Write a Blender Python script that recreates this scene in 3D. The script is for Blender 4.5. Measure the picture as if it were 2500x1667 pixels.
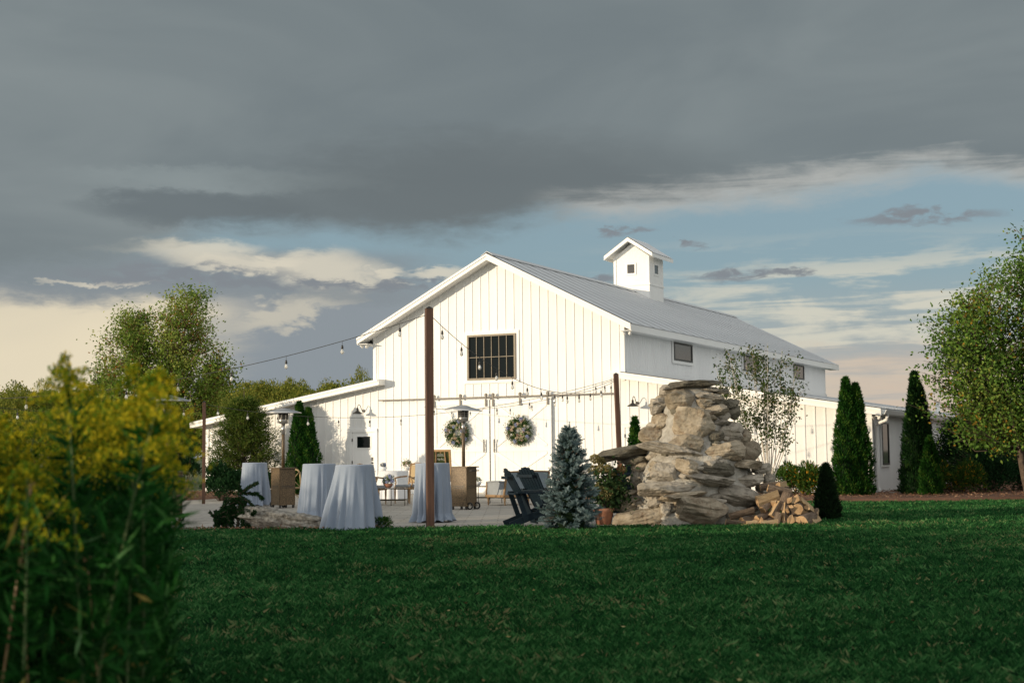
import bpy, bmesh, math, random
import numpy as np
from mathutils import Vector, Matrix, noise
R = math.radians
sc = bpy.context.scene
col = sc.collection
for o in list(bpy.data.objects): bpy.data.objects.remove(o)

# ------------------------------------------------------------ camera
F = 3470.0                       # focal length in pixels of the 2500 px wide photograph
CAM_H = 1.22
cam_d = bpy.data.cameras.new('camera'); cam = bpy.data.objects.new('camera', cam_d); col.objects.link(cam)
cam_d.sensor_width = 36; cam_d.lens = F/2500*36; cam_d.clip_end = 5000; cam_d.clip_start = .05
cam_d.dof.use_dof = True; cam_d.dof.focus_distance = 30; cam_d.dof.aperture_fstop = 3.6
PITCH = math.atan((1108-833.5)/F); ROLL = math.atan(.0100)
fw = Vector((0, math.cos(PITCH), math.sin(PITCH))); rt = Vector((1, 0, 0)); up = rt.cross(fw)
rt2 = rt*math.cos(ROLL)-up*math.sin(ROLL); up2 = up*math.cos(ROLL)+rt*math.sin(ROLL)
m = Matrix((rt2, up2, -fw)).transposed().to_4x4(); m.translation = Vector((0, 0, CAM_H)); cam.matrix_world = m
sc.camera = cam
sc.render.resolution_x = 1024; sc.render.resolution_y = 682
sc.view_settings.view_transform = 'Standard'; sc.view_settings.look = 'None'
sc.view_settings.exposure = 0.0; sc.view_settings.gamma = 1.0; sc.view_settings.use_curve_mapping = False

# ------------------------------------------------------------ sun
SUN_EL = R(7.0)
SUN_H = Vector((-.913, -.407)).normalized()          # horizontal direction towards the sun
to_sun = Vector((SUN_H.x*math.cos(SUN_EL), SUN_H.y*math.cos(SUN_EL), math.sin(SUN_EL)))
sd = bpy.data.lights.new('sun', 'SUN'); sd.energy = 4.2; sd.angle = R(.5); sd.color = (1, .83, .60)
sun = bpy.data.objects.new('sun', sd); col.objects.link(sun); sun.rotation_euler = to_sun.to_track_quat('Z', 'Y').to_euler()

# ------------------------------------------------------------ sky
def lin(r, g, b):
    f = lambda c: (c/255/12.92) if c/255 <= .04045 else ((c/255+.055)/1.055)**2.4
    return (f(r), f(g), f(b), 1)
wd = bpy.data.worlds.new('World'); sc.world = wd; wd.use_nodes = True
nt = wd.node_tree; N = nt.nodes; L = nt.links; N.clear()
def S(v, sock):
    if isinstance(v, (int, float)): sock.default_value = v
    elif isinstance(v, tuple): sock.default_value = v
    else: L.new(v, sock)
def MA(op, a, b=0.0, c=0.0):
    n = N.new('ShaderNodeMath'); n.operation = op; S(a, n.inputs[0]); S(b, n.inputs[1]); S(c, n.inputs[2]); return n.outputs[0]
def SM(v, a, b):                                     # smoothstep from a to b
    n = N.new('ShaderNodeMapRange'); n.interpolation_type = 'SMOOTHSTEP'
    S(v, n.inputs[0]); n.inputs[1].default_value = a; n.inputs[2].default_value = b; return n.outputs[0]
def MIX(f, a, b):
    n = N.new('ShaderNodeMix'); n.data_type = 'RGBA'; S(f, n.inputs[0]); S(a, n.inputs[6]); S(b, n.inputs[7]); return n.outputs[2]
tc = N.new('ShaderNodeTexCoord'); sx = N.new('ShaderNodeSeparateXYZ'); L.new(tc.outputs['Generated'], sx.inputs[0])
az = MA('ARCTAN2', sx.outputs[0], sx.outputs[1]); el = MA('ARCSINE', sx.outputs[2])
U = MA('MULTIPLY_ADD', az, 3264, 1176); V = MA('MULTIPLY_ADD', el, -3264, 1042)   # bearing and height on a fine angular scale
def NZ(su, sv, det=5, rough=.55, off=0.0, dist=0.0):
    cb = N.new('ShaderNodeCombineXYZ'); S(MA('MULTIPLY', U, su), cb.inputs[0]); S(MA('MULTIPLY', V, sv), cb.inputs[1]); cb.inputs[2].default_value = off
    n = N.new('ShaderNodeTexNoise'); L.new(cb.outputs[0], n.inputs['Vector']); n.inputs['Scale'].default_value = 1
    n.inputs['Detail'].default_value = det; n.inputs['Roughness'].default_value = rough; n.inputs['Distortion'].default_value = dist
    return MA('SUBTRACT', n.outputs[0], .5)
n_big = NZ(1/420, 1/150, 3, .5, 3.1); n_mid = NZ(1/170, 1/60, 6, .62, 7.7, .4); n_fine = NZ(1/60, 1/22, 6, .6, 1.3, .3)
n_str = NZ(1/420, 1/38, 6, .6, 5.2, .6); n_soft = NZ(1/700, 1/260, 4, .5, 9.4, .5)
Uw = MA('ADD', U, MA('ADD', MA('MULTIPLY', n_mid, 220), MA('MULTIPLY', n_fine, 90))); Vw = MA('ADD', V, MA('ADD', MA('MULTIPLY', n_mid, 66), MA('MULTIPLY', n_fine, 44)))
def blob(u, v, a, b, soft=.7, tilt=0.0, amt=1.0):
    du = MA('SUBTRACT', Uw, u); dv = MA('SUBTRACT', Vw, v)
    if tilt: dv = MA('MULTIPLY_ADD', du, -tilt, dv)
    r = MA('ADD', MA('POWER', MA('DIVIDE', du, a), 2.0), MA('POWER', MA('DIVIDE', dv, b), 2.0))
    k = SM(r, 1.0+soft, max(0, 1.0-soft)); return MA('MULTIPLY', k, amt) if amt != 1 else k
sky = N.new('ShaderNodeTexSky'); sky.sky_type = 'NISHITA'; sky.sun_disc = False; sky.sun_elevation = SUN_EL
sky.sun_rotation = math.atan2(SUN_H.x, SUN_H.y); sky.air_density = 1.0; sky.dust_density = 1.0; sky.ozone_density = 2.0
cl = N.new('ShaderNodeVectorMath'); cl.operation = 'SCALE'; L.new(sky.outputs[0], cl.inputs[0]); cl.inputs['Scale'].default_value = .10
clear = MIX(.70, cl.outputs[0], lin(150, 175, 187))
c = clear
c = MIX(SM(V, 600, 860), c, lin(166, 172, 172))                               # air near the horizon
c = MIX(MA('MULTIPLY', SM(U, 1350, 800), SM(V, 600, 700)), c, lin(141, 149, 155))  # grey-blue bank to the left of the barn
k = MA('MULTIPLY', MA('MULTIPLY', SM(Uw, 1150, 1900), SM(V, 530, 690)), SM(MA('MULTIPLY_ADD', n_mid, .5, n_str), -.10, .12)); c = MIX(MA('MULTIPLY', k, .9), c, lin(211, 208, 192))
k = MA('MULTIPLY', MA('MULTIPLY', SM(Uw, 1500, 2050), SM(Vw, 790, 850)), SM(n_str, -.3, .1)); c = MIX(k, c, lin(205, 188, 170))
k = MA('MULTIPLY', SM(MA('MULTIPLY_ADD', V, .55, Uw), 1080, 760), SM(Vw, 655, 722)); c = MIX(k, c, MIX(SM(n_soft, -.2, .25), lin(212, 203, 182), lin(236, 222, 192)))
c = MIX(blob(690, 705, 130, 34, .8, -.35, .75), c, lin(205, 198, 180))
k = MA('MULTIPLY', MA('MULTIPLY', SM(Uw, 1150, 760), SM(V, 560, 600)), SM(Vw, 712, 672)); c = MIX(MA('MULTIPLY', k, .85), c, lin(134, 142, 147))
for a in ((300, 572, 150, 15), (470, 580, 120, 24), (740, 617, 120, 40), (560, 610, 130, 16), (880, 625, 30, 20), (1000, 624, 70, 12), (250, 655, 130, 5)):
    c = MIX(blob(*a, .97, 0.0, .72), c, lin(226, 217, 196))
for a in ((690, 655, 170, 11), (840, 648, 130, 9), (985, 648, 80, 12), (420, 640, 260, 22), (1390, 640, 85, 12), (1700, 642, 100, 17), (1825, 640, 45, 10), (2100, 530, 140, 18), (1590, 570, 22, 9), (1440, 540, 70, 10)):
    c = MIX(MA('MULTIPLY', blob(*a, .9, 0.0, .95), SM(n_fine, -.16, .04)), c, lin(131, 137, 143))
# the dark deck of cloud overhead: its lower edge follows this curve
cr = N.new('ShaderNodeValToRGB'); cr.color_ramp.interpolation = 'B_SPLINE'; L.new(MA('DIVIDE', U, 2352), cr.inputs[0])
e = cr.color_ramp.elements
stops = [(0, .66), (.12, .63), (.2, .545), (.33, .54), (.45, .575), (.53, .51), (.62, .505), (.75, .50), (.86, .465), (.92, .43), (1, .50)]
e[0].position, e[0].color = 0, (.66,)*3+(1,); e[1].position, e[1].color = 1, (.5,)*3+(1,)
for p, v in stops[1:-1]:
    q = e.new(p); q.color = (v, v, v, 1)
edge = MA('MULTIPLY', cr.outputs[0], 1000)
dd = MA('SUBTRACT', MA('ADD', edge, MA('MULTIPLY', n_big, 70)), Vw)
dk = MIX(SM(n_soft, -.25, .3), lin(116, 126, 130), lin(134, 143, 145))
dk = MIX(blob(560, 420, 330, 26, .95, 0.0, .5), dk, lin(146, 156, 157))
dk = MIX(blob(480, 488, 240, 40, .7, 0.0, .85), dk, lin(106, 115, 119))
dk = MIX(blob(1150, 440, 520, 120, .95, 0.0, .75), dk, lin(103, 111, 114))
fr = MA('MULTIPLY', MA('MULTIPLY', SM(MA('ADD', dd, MA('MULTIPLY', n_str, 160)), 95, 10), SM(U, 1180, 1420)), .75); dk = MIX(fr, dk, lin(192, 192, 187))
c = MIX(SM(dd, -30, 55), c, dk)
# towards the sun (behind the camera) the same cover is thinner and lit from behind
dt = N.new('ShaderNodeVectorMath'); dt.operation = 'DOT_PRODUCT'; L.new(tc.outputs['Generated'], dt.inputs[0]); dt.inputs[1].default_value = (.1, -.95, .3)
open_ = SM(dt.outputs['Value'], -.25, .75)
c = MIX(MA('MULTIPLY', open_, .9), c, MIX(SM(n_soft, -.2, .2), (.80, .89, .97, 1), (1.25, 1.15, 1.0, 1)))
# below the horizon
c = MIX(SM(el, 0.0, -.02), c, (.05, .06, .04, 1))
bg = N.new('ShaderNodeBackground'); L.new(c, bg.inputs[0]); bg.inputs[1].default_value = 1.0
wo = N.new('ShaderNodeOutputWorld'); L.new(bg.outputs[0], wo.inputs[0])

# ------------------------------------------------------------ helpers
def W(px, d, py=1200): return (px-1250-.01*(py-833))/F*d
A = R(27); TX = Vector((math.cos(A), -math.sin(A), 0)); BY = Vector((math.sin(A), math.cos(A), 0)); O = Vector((.0793*42, 42, 0))
def BL(x, y, z=0): return O+TX*x+BY*y+Vector((0, 0, z))
def tag(o, label=None, cat=None, group=None, kind=None):
    if label: o['label'] = label
    if cat: o['category'] = cat
    if group: o['group'] = group
    if kind: o['kind'] = kind
    return o
def empty(name, loc=(0, 0, 0), rz=0.0, label=None, cat=None, group=None):
    o = bpy.data.objects.new(name, None); col.objects.link(o); o.location = loc; o.rotation_euler = (0, 0, rz); o.empty_display_size = .1
    return tag(o, label, cat, group)
def copy_tree(o, parent=None):
    c = o.copy(); col.objects.link(c); c.parent = parent
    for ch in list(o.children): copy_tree(ch, c)
    return c
def inst(src_mesh, name, parent=None, loc=(0, 0, 0), rot=(0, 0, 0), scale=(1, 1, 1)):
    o = bpy.data.objects.new(name, src_mesh); col.objects.link(o); o.location = loc; o.rotation_euler = rot; o.scale = scale; o.parent = parent
    return o
class MB:
    def __init__(s): s.v = []; s.f = []
    def add(s, vs, fs):
        k = len(s.v); s.v += [tuple(v) for v in vs]; s.f += [tuple(i+k for i in f) for f in fs]; return s
    def box(s, x0, x1, y0, y1, z0, z1, M=None):
        vs = [Vector((x, y, z)) for x in (x0, x1) for y in (y0, y1) for z in (z0, z1)]
        if M: vs = [M @ v for v in vs]
        return s.add(vs, [(0, 1, 3, 2), (4, 6, 7, 5), (0, 4, 5, 1), (2, 3, 7, 6), (0, 2, 6, 4), (1, 5, 7, 3)])
    def beam(s, p, q, w, h, upv=(0, 0, 1)):
        p = Vector(p); q = Vector(q); d = (q-p).normalized(); a = d.cross(Vector(upv))
        if a.length < 1e-4: a = d.cross(Vector((1, 0, 0)))
        a.normalize(); b = a.cross(d)
        vs = [e_+a*i*w/2+b*j*h/2 for e_ in (p, q) for i, j in ((-1, -1), (1, -1), (1, 1), (-1, 1))]
        return s.add(vs, [(0, 1, 2, 3), (7, 6, 5, 4), (0, 4, 5, 1), (1, 5, 6, 2), (2, 6, 7, 3), (3, 7, 4, 0)])
    def prism(s, pts, y0, y1):                      # pts in x,z, extruded along y
        n = len(pts); vs = [(x, y0, z) for x, z in pts]+[(x, y1, z) for x, z in pts]
        return s.add(vs, [tuple(range(n)), tuple(range(2*n-1, n-1, -1))]+[(i, i+n, (i+1) % n+n, (i+1) % n) for i in range(n)])
    def tube(s, pts, r, n=6, cap=True):
        pts = [Vector(p) for p in pts]; rs = r if isinstance(r, (list, tuple)) else [r]*len(pts); k = len(s.v); a = None
        for i, p in enumerate(pts):
            d = (pts[min(i+1, len(pts)-1)]-pts[max(i-1, 0)]).normalized()
            if a is None: a = d.cross(Vector((.3, .2, 1)).normalized()).normalized()
            a = (a-d*a.dot(d)).normalized(); b = d.cross(a)
            for j in range(n):
                t = 2*math.pi*j/n; s.v.append(tuple(p+(a*math.cos(t)+b*math.sin(t))*rs[i]))
        for i in range(len(pts)-1):
            for j in range(n): s.f.append((k+i*n+j, k+i*n+(j+1) % n, k+(i+1)*n+(j+1) % n, k+(i+1)*n+j))
        if cap: s.f.append(tuple(k+j for j in reversed(range(n)))); s.f.append(tuple(k+(len(pts)-1)*n+j for j in range(n)))
        return s
    def lathe(s, prof, n=24, c=(0, 0, 0), M=None):
        k = len(s.v)
        for r, z in prof:
            for j in range(n):
                t = 2*math.pi*j/n; v = Vector((c[0]+r*math.cos(t), c[1]+r*math.sin(t), c[2]+z)); s.v.append(tuple(M @ v if M else v))
        for i in range(len(prof)-1):
            for j in range(n): s.f.append((k+i*n+j, k+i*n+(j+1) % n, k+(i+1)*n+(j+1) % n, k+(i+1)*n+j))
        return s
    def quad(s, *p): return s.add(p, [tuple(range(len(p)))])
    def mesh(s, name, mt, smooth=False):
        me = bpy.data.meshes.new(name); me.from_pydata(s.v, [], s.f); me.materials.append(mt)
        if smooth: me.polygons.foreach_set('use_smooth', [True]*len(me.polygons))
        me.update(); return me
    def build(s, name, mt, parent=None, smooth=False, loc=(0, 0, 0), rz=0.0, bevel=0.0):
        o = bpy.data.objects.new(name, s.mesh(name, mt, smooth)); col.objects.link(o); o.parent = parent; o.location = loc; o.rotation_euler = (0, 0, rz)
        if bevel:
            b = o.modifiers.new('bevel', 'BEVEL'); b.width = bevel; b.segments = 2; b.limit_method = 'ANGLE'
        return o
def np_mesh(name, V, k, mt, tint=None, smooth=False):
    """V: (n*k,3) corners of n separate k-gons"""
    V = np.ascontiguousarray(V, dtype=np.float32).reshape(-1, 3); nv = len(V); nf = nv//k
    me = bpy.data.meshes.new(name); me.vertices.add(nv); me.vertices.foreach_set('co', V.ravel())
    me.loops.add(nv); me.loops.foreach_set('vertex_index', np.arange(nv, dtype=np.int32))
    me.polygons.add(nf); me.polygons.foreach_set('loop_start', np.arange(0, nv, k, dtype=np.int32)); me.polygons.foreach_set('loop_total', np.full(nf, k, dtype=np.int32))
    me.materials.append(mt)
    if tint is not None:
        at = me.attributes.new('tint', 'FLOAT', 'POINT'); at.data.foreach_set('value', np.repeat(np.asarray(tint, dtype=np.float32), k))
    me.update(); me.validate(); return me
def obj(name, me, parent=None, loc=(0, 0, 0), rz=0.0):
    o = bpy.data.objects.new(name, me); col.objects.link(o); o.parent = parent; o.location = loc; o.rotation_euler = (0, 0, rz); return o
def unit(a): return a/np.maximum(np.linalg.norm(a, axis=-1, keepdims=True), 1e-6)
def leaf_quads(C_, rng, ln, wd_, D=None, fold=.15, droop=0.0):
    """kite-shaped leaves at C_; ln, wd_ arrays or numbers; D optional long axis"""
    n = len(C_); ln = np.broadcast_to(ln, n)[:, None]; wd_ = np.broadcast_to(wd_, n)[:, None]
    if D is None: D = unit(rng.normal(size=(n, 3))+np.array([0, 0, -droop]))
    else: D = unit(D)
    S_ = unit(np.cross(D, rng.normal(size=(n, 3)))); Nn = np.cross(D, S_)
    mid = C_+D*ln*.45
    return np.stack([C_, mid+S_*wd_*.5+Nn*wd_*fold, C_+D*ln, mid-S_*wd_*.5+Nn*wd_*fold], 1).reshape(-1, 3)

# ------------------------------------------------------------ materials
def mat(name, c1, c2=None, scale=4.0, rough=.6, bump=0.0, bscale=None, metal=0.0, stretch=(1, 1, 1), spec=.5, detail=6, contrast=(.35, .65), transl=0.0, tintramp=None, sheen=0.0, coords='Object'):
    mt = bpy.data.materials.new(name); mt.use_nodes = True; t = mt.node_tree; ns = t.nodes; lk = t.links; ns.clear()
    out = ns.new('ShaderNodeOutputMaterial'); p = ns.new('ShaderNodeBsdfPrincipled'); p.inputs['Roughness'].default_value = rough; p.inputs['Metallic'].default_value = metal
    p.inputs['Specular IOR Level'].default_value = spec
    if sheen: p.inputs['Sheen Weight'].default_value = sheen
    tcn = ns.new('ShaderNodeTexCoord'); mp = ns.new('ShaderNodeMapping'); mp.inputs['Scale'].default_value = stretch; lk.new(tcn.outputs[coords], mp.inputs[0])
    colr = None
    if tintramp:
        at = ns.new('ShaderNodeAttribute'); at.attribute_name = 'tint'; cr_ = ns.new('ShaderNodeValToRGB'); lk.new(at.outputs['Fac'], cr_.inputs[0])
        els = cr_.color_ramp.elements
        els[0].position, els[0].color = tintramp[0][0], (*tintramp[0][1], 1); els[1].position, els[1].color = tintramp[-1][0], (*tintramp[-1][1], 1)
        for ps, cc in tintramp[1:-1]:
            q_ = els.new(ps); q_.color = (*cc, 1)
        colr = cr_.outputs[0]
    elif c2 is not None:
        nz = ns.new('ShaderNodeTexNoise'); lk.new(mp.outputs[0], nz.inputs['Vector']); nz.inputs['Scale'].default_value = scale; nz.inputs['Detail'].default_value = detail; nz.inputs['Roughness'].default_value = .62
        cr_ = ns.new('ShaderNodeValToRGB'); lk.new(nz.outputs[0], cr_.inputs[0]); cr_.color_ramp.elements[0].position = contrast[0]; cr_.color_ramp.elements[1].position = contrast[1]
        cr_.color_ramp.elements[0].color = (*c1, 1); cr_.color_ramp.elements[1].color = (*c2, 1); colr = cr_.outputs[0]
    if colr is not None: lk.new(colr, p.inputs['Base Color'])
    else: p.inputs['Base Color'].default_value = (*c1, 1)
    if bump:
        nb = ns.new('ShaderNodeTexNoise'); lk.new(mp.outputs[0], nb.inputs['Vector']); nb.inputs['Scale'].default_value = bscale or scale*3; nb.inputs['Detail'].default_value = 6
        bm_ = ns.new('ShaderNodeBump'); bm_.inputs['Strength'].default_value = bump; bm_.inputs['Distance'].default_value = .02; lk.new(nb.outputs[0], bm_.inputs['Height']); lk.new(bm_.outputs[0], p.inputs['Normal'])
    sh = p.outputs[0]
    if transl:
        tr = ns.new('ShaderNodeBsdfTranslucent')
        if colr is not None: lk.new(colr, tr.inputs[0])
        else: tr.inputs[0].default_value = (*c1, 1)
        mx = ns.new('ShaderNodeMixShader'); mx.inputs[0].default_value = transl; lk.new(sh, mx.inputs[1]); lk.new(tr.outputs[0], mx.inputs[2]); sh = mx.outputs[0]
    lk.new(sh, out.inputs[0]); return mt
white = mat('white_paint', (.76, .76, .74), (.82, .82, .80), 1.3, .55, .06, 40, stretch=(1, 1, .25))
trim = mat('white_trim', (.79, .79, .77), (.83, .83, .81), 2, .5)
siding_m = mat('white_metal_siding', (.74, .745, .745), (.80, .805, .80), .8, .45, stretch=(1, 1, .3))
roof_m = mat('grey_metal_roof', (.56, .575, .59), (.62, .635, .65), .6, .6, metal=.05, stretch=(1, .2, 1))
dark_metal = mat('black_metal', (.012, .012, .012), (.03, .028, .025), 8, .45)
rail_m = mat('weathered_track_metal', (.10, .085, .065), (.17, .15, .12), 9, .5, .2)
bronze_frame = mat('bronze_window_frame', (.16, .125, .085), (.22, .18, .12), 6, .5)
black_frame = mat('dark_window_frame', (.018, .02, .02), rough=.4)
glass_dark = mat('dark_window_glass', (.006, .009, .009), rough=.05, spec=.18)
glass_side = mat('grey_window_glass', (.045, .045, .045), (.07, .07, .07), 1, .12, spec=.7)
wood_post = mat('stained_post_wood', (.062, .030, .018), (.115, .056, .034), 3, .75, .3, 20, stretch=(8, 8, .6))
cloth_m = mat('dusty_blue_linen', (.235, .285, .365), (.265, .315, .395), 3, .9, .25, 260, sheen=.3)
cloth_white = mat('white_linen', (.62, .64, .66), (.7, .71, .73), 3, .9, .2, 200)
bronze = mat('hammered_bronze_paint', (.055, .036, .018), (.17, .115, .06), 60, .42, .3, 90, metal=.15, detail=2, contrast=(.42, .58))
canopy_m = mat('brushed_aluminium', (.50, .50, .50), (.58, .58, .58), 3, .38, metal=.75)
steel = mat('stainless_steel', (.45, .43, .40), rough=.28, metal=.9)
rubber = mat('black_rubber', (.015, .015, .015), rough=.8)
oak = mat('pale_oak_wood', (.22, .13, .06), (.34, .21, .10), 5, .55, .2, 30, stretch=(1, 1, 4))
cane = mat('woven_cane', (.36, .26, .13), (.48, .36, .20), 70, .7, .4, 120)
upholst = mat('grey_blue_upholstery', (.19, .24, .28), (.23, .28, .32), 10, .95, .2, 200)
upholst_side = mat('grey_upholstery', (.24, .26, .28), (.28, .30, .32), 10, .95, .2, 200)
navy = mat('navy_plastic_lumber', (.003, .010, .016), (.006, .016, .026), 12, .6, .1, spec=.2, stretch=(1, 1, 4))
iron = mat('dark_gold_iron', (.05, .04, .025), rough=.4, metal=.6)
terracotta = mat('terracotta', (.28, .12, .07), (.38, .18, .11), 8, .85, .2)
mortar_m = mat('pale_mortar', (.27, .25, .215), (.43, .41, .36), 9, .95, 1.0, 28)
def stone_mat(name, a, b, c_):
    mt = mat(name, a, b, 3.2, .92, 1.0, 22, stretch=(1, 1, 1.4), contrast=(.38, .60)); t = mt.node_tree; ns = t.nodes; lk = t.links
    p = [n for n in ns if n.type == 'BSDF_PRINCIPLED'][0]; old = p.inputs['Base Color'].links[0].from_socket
    nz = ns.new('ShaderNodeTexNoise'); nz.inputs['Scale'].default_value = 7; nz.inputs['Detail'].default_value = 8; nz.inputs['Roughness'].default_value = .7
    tcn = [n for n in ns if n.type == 'TEX_COORD'][0]; oi = ns.new('ShaderNodeObjectInfo'); va = ns.new('ShaderNodeVectorMath'); va.operation = 'ADD'
    lk.new(tcn.outputs['Object'], va.inputs[0]); lk.new(oi.outputs['Location'], va.inputs[1]); lk.new(va.outputs[0], nz.inputs['Vector'])
    mr = ns.new('ShaderNodeMapRange'); mr.inputs[1].default_value = .52; mr.inputs[2].default_value = .68; lk.new(nz.outputs[0], mr.inputs[0])
    mx = ns.new('ShaderNodeMix'); mx.data_type = 'RGBA'; lk.new(mr.outputs[0], mx.inputs[0]); lk.new(old, mx.inputs[6]); mx.inputs[7].default_value = (*c_, 1)
    hs = ns.new('ShaderNodeHueSaturation'); lk.new(mx.outputs[2], hs.inputs['Color']); m2 = ns.new('ShaderNodeMapRange'); m2.inputs[3].default_value = .78; m2.inputs[4].default_value = 1.18; lk.new(oi.outputs['Random'], m2.inputs[0]); lk.new(m2.outputs[0], hs.inputs['Value'])
    lk.new(hs.outputs[0], p.inputs['Base Color']); return mt
stone_tan = stone_mat('tan_fieldstone', (.22, .18, .125), (.37, .315, .235), (.17, .115, .07))
stone_grey = stone_mat('grey_fieldstone', (.22, .195, .155), (.37, .33, .27), (.13, .11, .085))
stone_dark = stone_mat('dark_fieldstone', (.085, .075, .055), (.15, .135, .10), (.05, .042, .03))
granite = stone_mat('rough_granite', (.17, .155, .13), (.33, .31, .27), (.085, .08, .07))
split_m = mat('fresh_split_wood', (.34, .22, .11), (.52, .38, .22), 7, .85, .5, 40, stretch=(1, 7, 7))
end_m = mat('log_end_wood', (.32, .19, .09), (.46, .31, .17), 12, .85, .3)
bark_m = mat('firewood_bark', (.09, .06, .04), (.2, .15, .11), 9, .95, .9, 30, stretch=(1, 5, 5))
birch_bark = mat('pale_birch_bark', (.40, .35, .29), (.66, .60, .52), 9, .8, .3, stretch=(1, 1, 5))
brown_bark = mat('brown_bark', (.06, .04, .028), (.12, .085, .06), 12, .9, .5)
cin_bark = mat('cinnamon_bark', (.20, .11, .06), (.36, .23, .14), 9, .85, .5, stretch=(1, 1, 4))
mulch_m = mat('bark_mulch', (.10, .045, .025), (.22, .11, .065), 45, .95, 1.0, 60)
chip_m = mat('mulch_chips', None, tintramp=[(0, (.07, .032, .018)), (.6, (.22, .105, .055)), (1, (.36, .24, .15))], rough=.9)
G = lambda *t: mat('foliage', None, tintramp=list(t), rough=.7, transl=.30, spec=.12)
lf_birch = G((0, (.06, .11, .015)), (.5, (.19, .28, .045)), (.86, (.36, .38, .09)), (.9, (.26, .11, .02)), (1, (.30, .15, .03)))
lf_river = G((0, (.045, .105, .016)), (.6, (.12, .215, .035)), (.9, (.24, .29, .06)), (.93, (.22, .16, .02)), (1, (.26, .15, .02)))
lf_young = G((0, (.03, .06, .012)), (.7, (.07, .11, .025)), (1, (.15, .11, .03)))
lf_wood = G((0, (.06, .09, .014)), (.5, (.17, .20, .03)), (1, (.32, .27, .05)))
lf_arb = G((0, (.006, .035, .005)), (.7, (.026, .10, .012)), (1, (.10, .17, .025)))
lf_arb_shaded = G((0, (.004, .022, .005)), (.8, (.016, .055, .012)), (1, (.05, .10, .02)))  # arborvitae green darkened, the shade it stands in put into the colour
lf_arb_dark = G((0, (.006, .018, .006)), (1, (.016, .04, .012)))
lf_hem = G((0, (.03, .065, .010)), (.6, (.10, .155, .025)), (1, (.24, .23, .05)))
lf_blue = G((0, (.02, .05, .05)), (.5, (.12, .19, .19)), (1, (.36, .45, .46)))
lf_shrub = G((0, (.025, .065, .010)), (.75, (.07, .14, .02)), (.86, (.12, .16, .02)), (.89, (.38, .22, .02)), (1, (.42, .22, .02)))
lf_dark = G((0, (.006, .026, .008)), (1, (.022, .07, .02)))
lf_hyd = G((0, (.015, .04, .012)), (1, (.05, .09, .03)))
hyd_fl = G((0, (.16, .15, .05)), (.7, (.32, .27, .12)), (1, (.34, .14, .07)))
gr_leaf = G((0, (.002, .024, .003)), (.55, (.010, .075, .009)), (.86, (.05, .15, .035)), (.95, (.12, .22, .10)), (1, (.24, .19, .05)))
gr_plume = G((0, (.05, .14, .008)), (.4, (.17, .22, .008)), (.6, (.38, .33, .010)), (1, (.55, .42, .015)))
gr_stem = mat('goldenrod_stem', (.03, .08, .02), (.07, .10, .03), 8, .8)
grass_m = G((0, (.003, .030, .008)), (.38, (.013, .088, .019)), (.70, (.072, .225, .065)), (.88, (.17, .25, .10)), (1, (.25, .22, .10)))
grass_m.node_tree.nodes['Principled BSDF'].inputs['Specular IOR Level'].default_value = .15
flower_m = {k: mat('petals_'+k, c_, rough=.8, transl=.2) for k, c_ in dict(cream=(.72, .64, .46), blush=(.68, .46, .38), blue=(.46, .50, .70), green=(.45, .50, .22), white=(.75, .75, .70)).items()}
wreath_leaf = G((0, (.02, .055, .012)), (1, (.10, .17, .05)))
bulb_glass = mat('bulb_glass', (.9, .88, .82), rough=.08); bulb_glass.node_tree.nodes['Principled BSDF'].inputs['Transmission Weight'].default_value = .55

# ------------------------------------------------------------ ground, lawn, patio, beds
def sheet(name, pts, z, mt, sub=0, kind='structure', skirt=0.0):
    m_ = MB(); m_.quad(*[(x, y, z) for x, y in pts])
    if skirt:
        c_ = Vector((sum(p[0] for p in pts)/len(pts), sum(p[1] for p in pts)/len(pts))); out_ = [Vector(p)+(Vector(p)-c_).normalized()*skirt for p in pts]; k = len(pts); m_.v += [(p.x, p.y, -.03) for p in out_]; m_.f += [(i, k+i, k+(i+1) % k, (i+1) % k) for i in range(k)]
    o = m_.build(name, mt); return tag(o, kind=kind)
far_m = mat('meadow_ground', (.030, .060, .018), (.07, .10, .03), .15, .95)
sheet('ground', [(-1500, -300), (1500, -300), (1500, 2500), (-1500, 2500)], -.06, far_m)
lawn_m = mat('lawn_soil_and_turf', (.004, .030, .008), (.010, .055, .016), 2.5, .95, .4, 60)
m_ = MB()
lawn_pts = [(-16, -2), (30, -2), (60, 10), (60, 60), (11, 60), (3.9, 38), (3.9, 24.4), (-9, 24.2), (-16, 23.5)]
sheet('lawn', lawn_pts, -.012, lawn_m)
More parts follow.
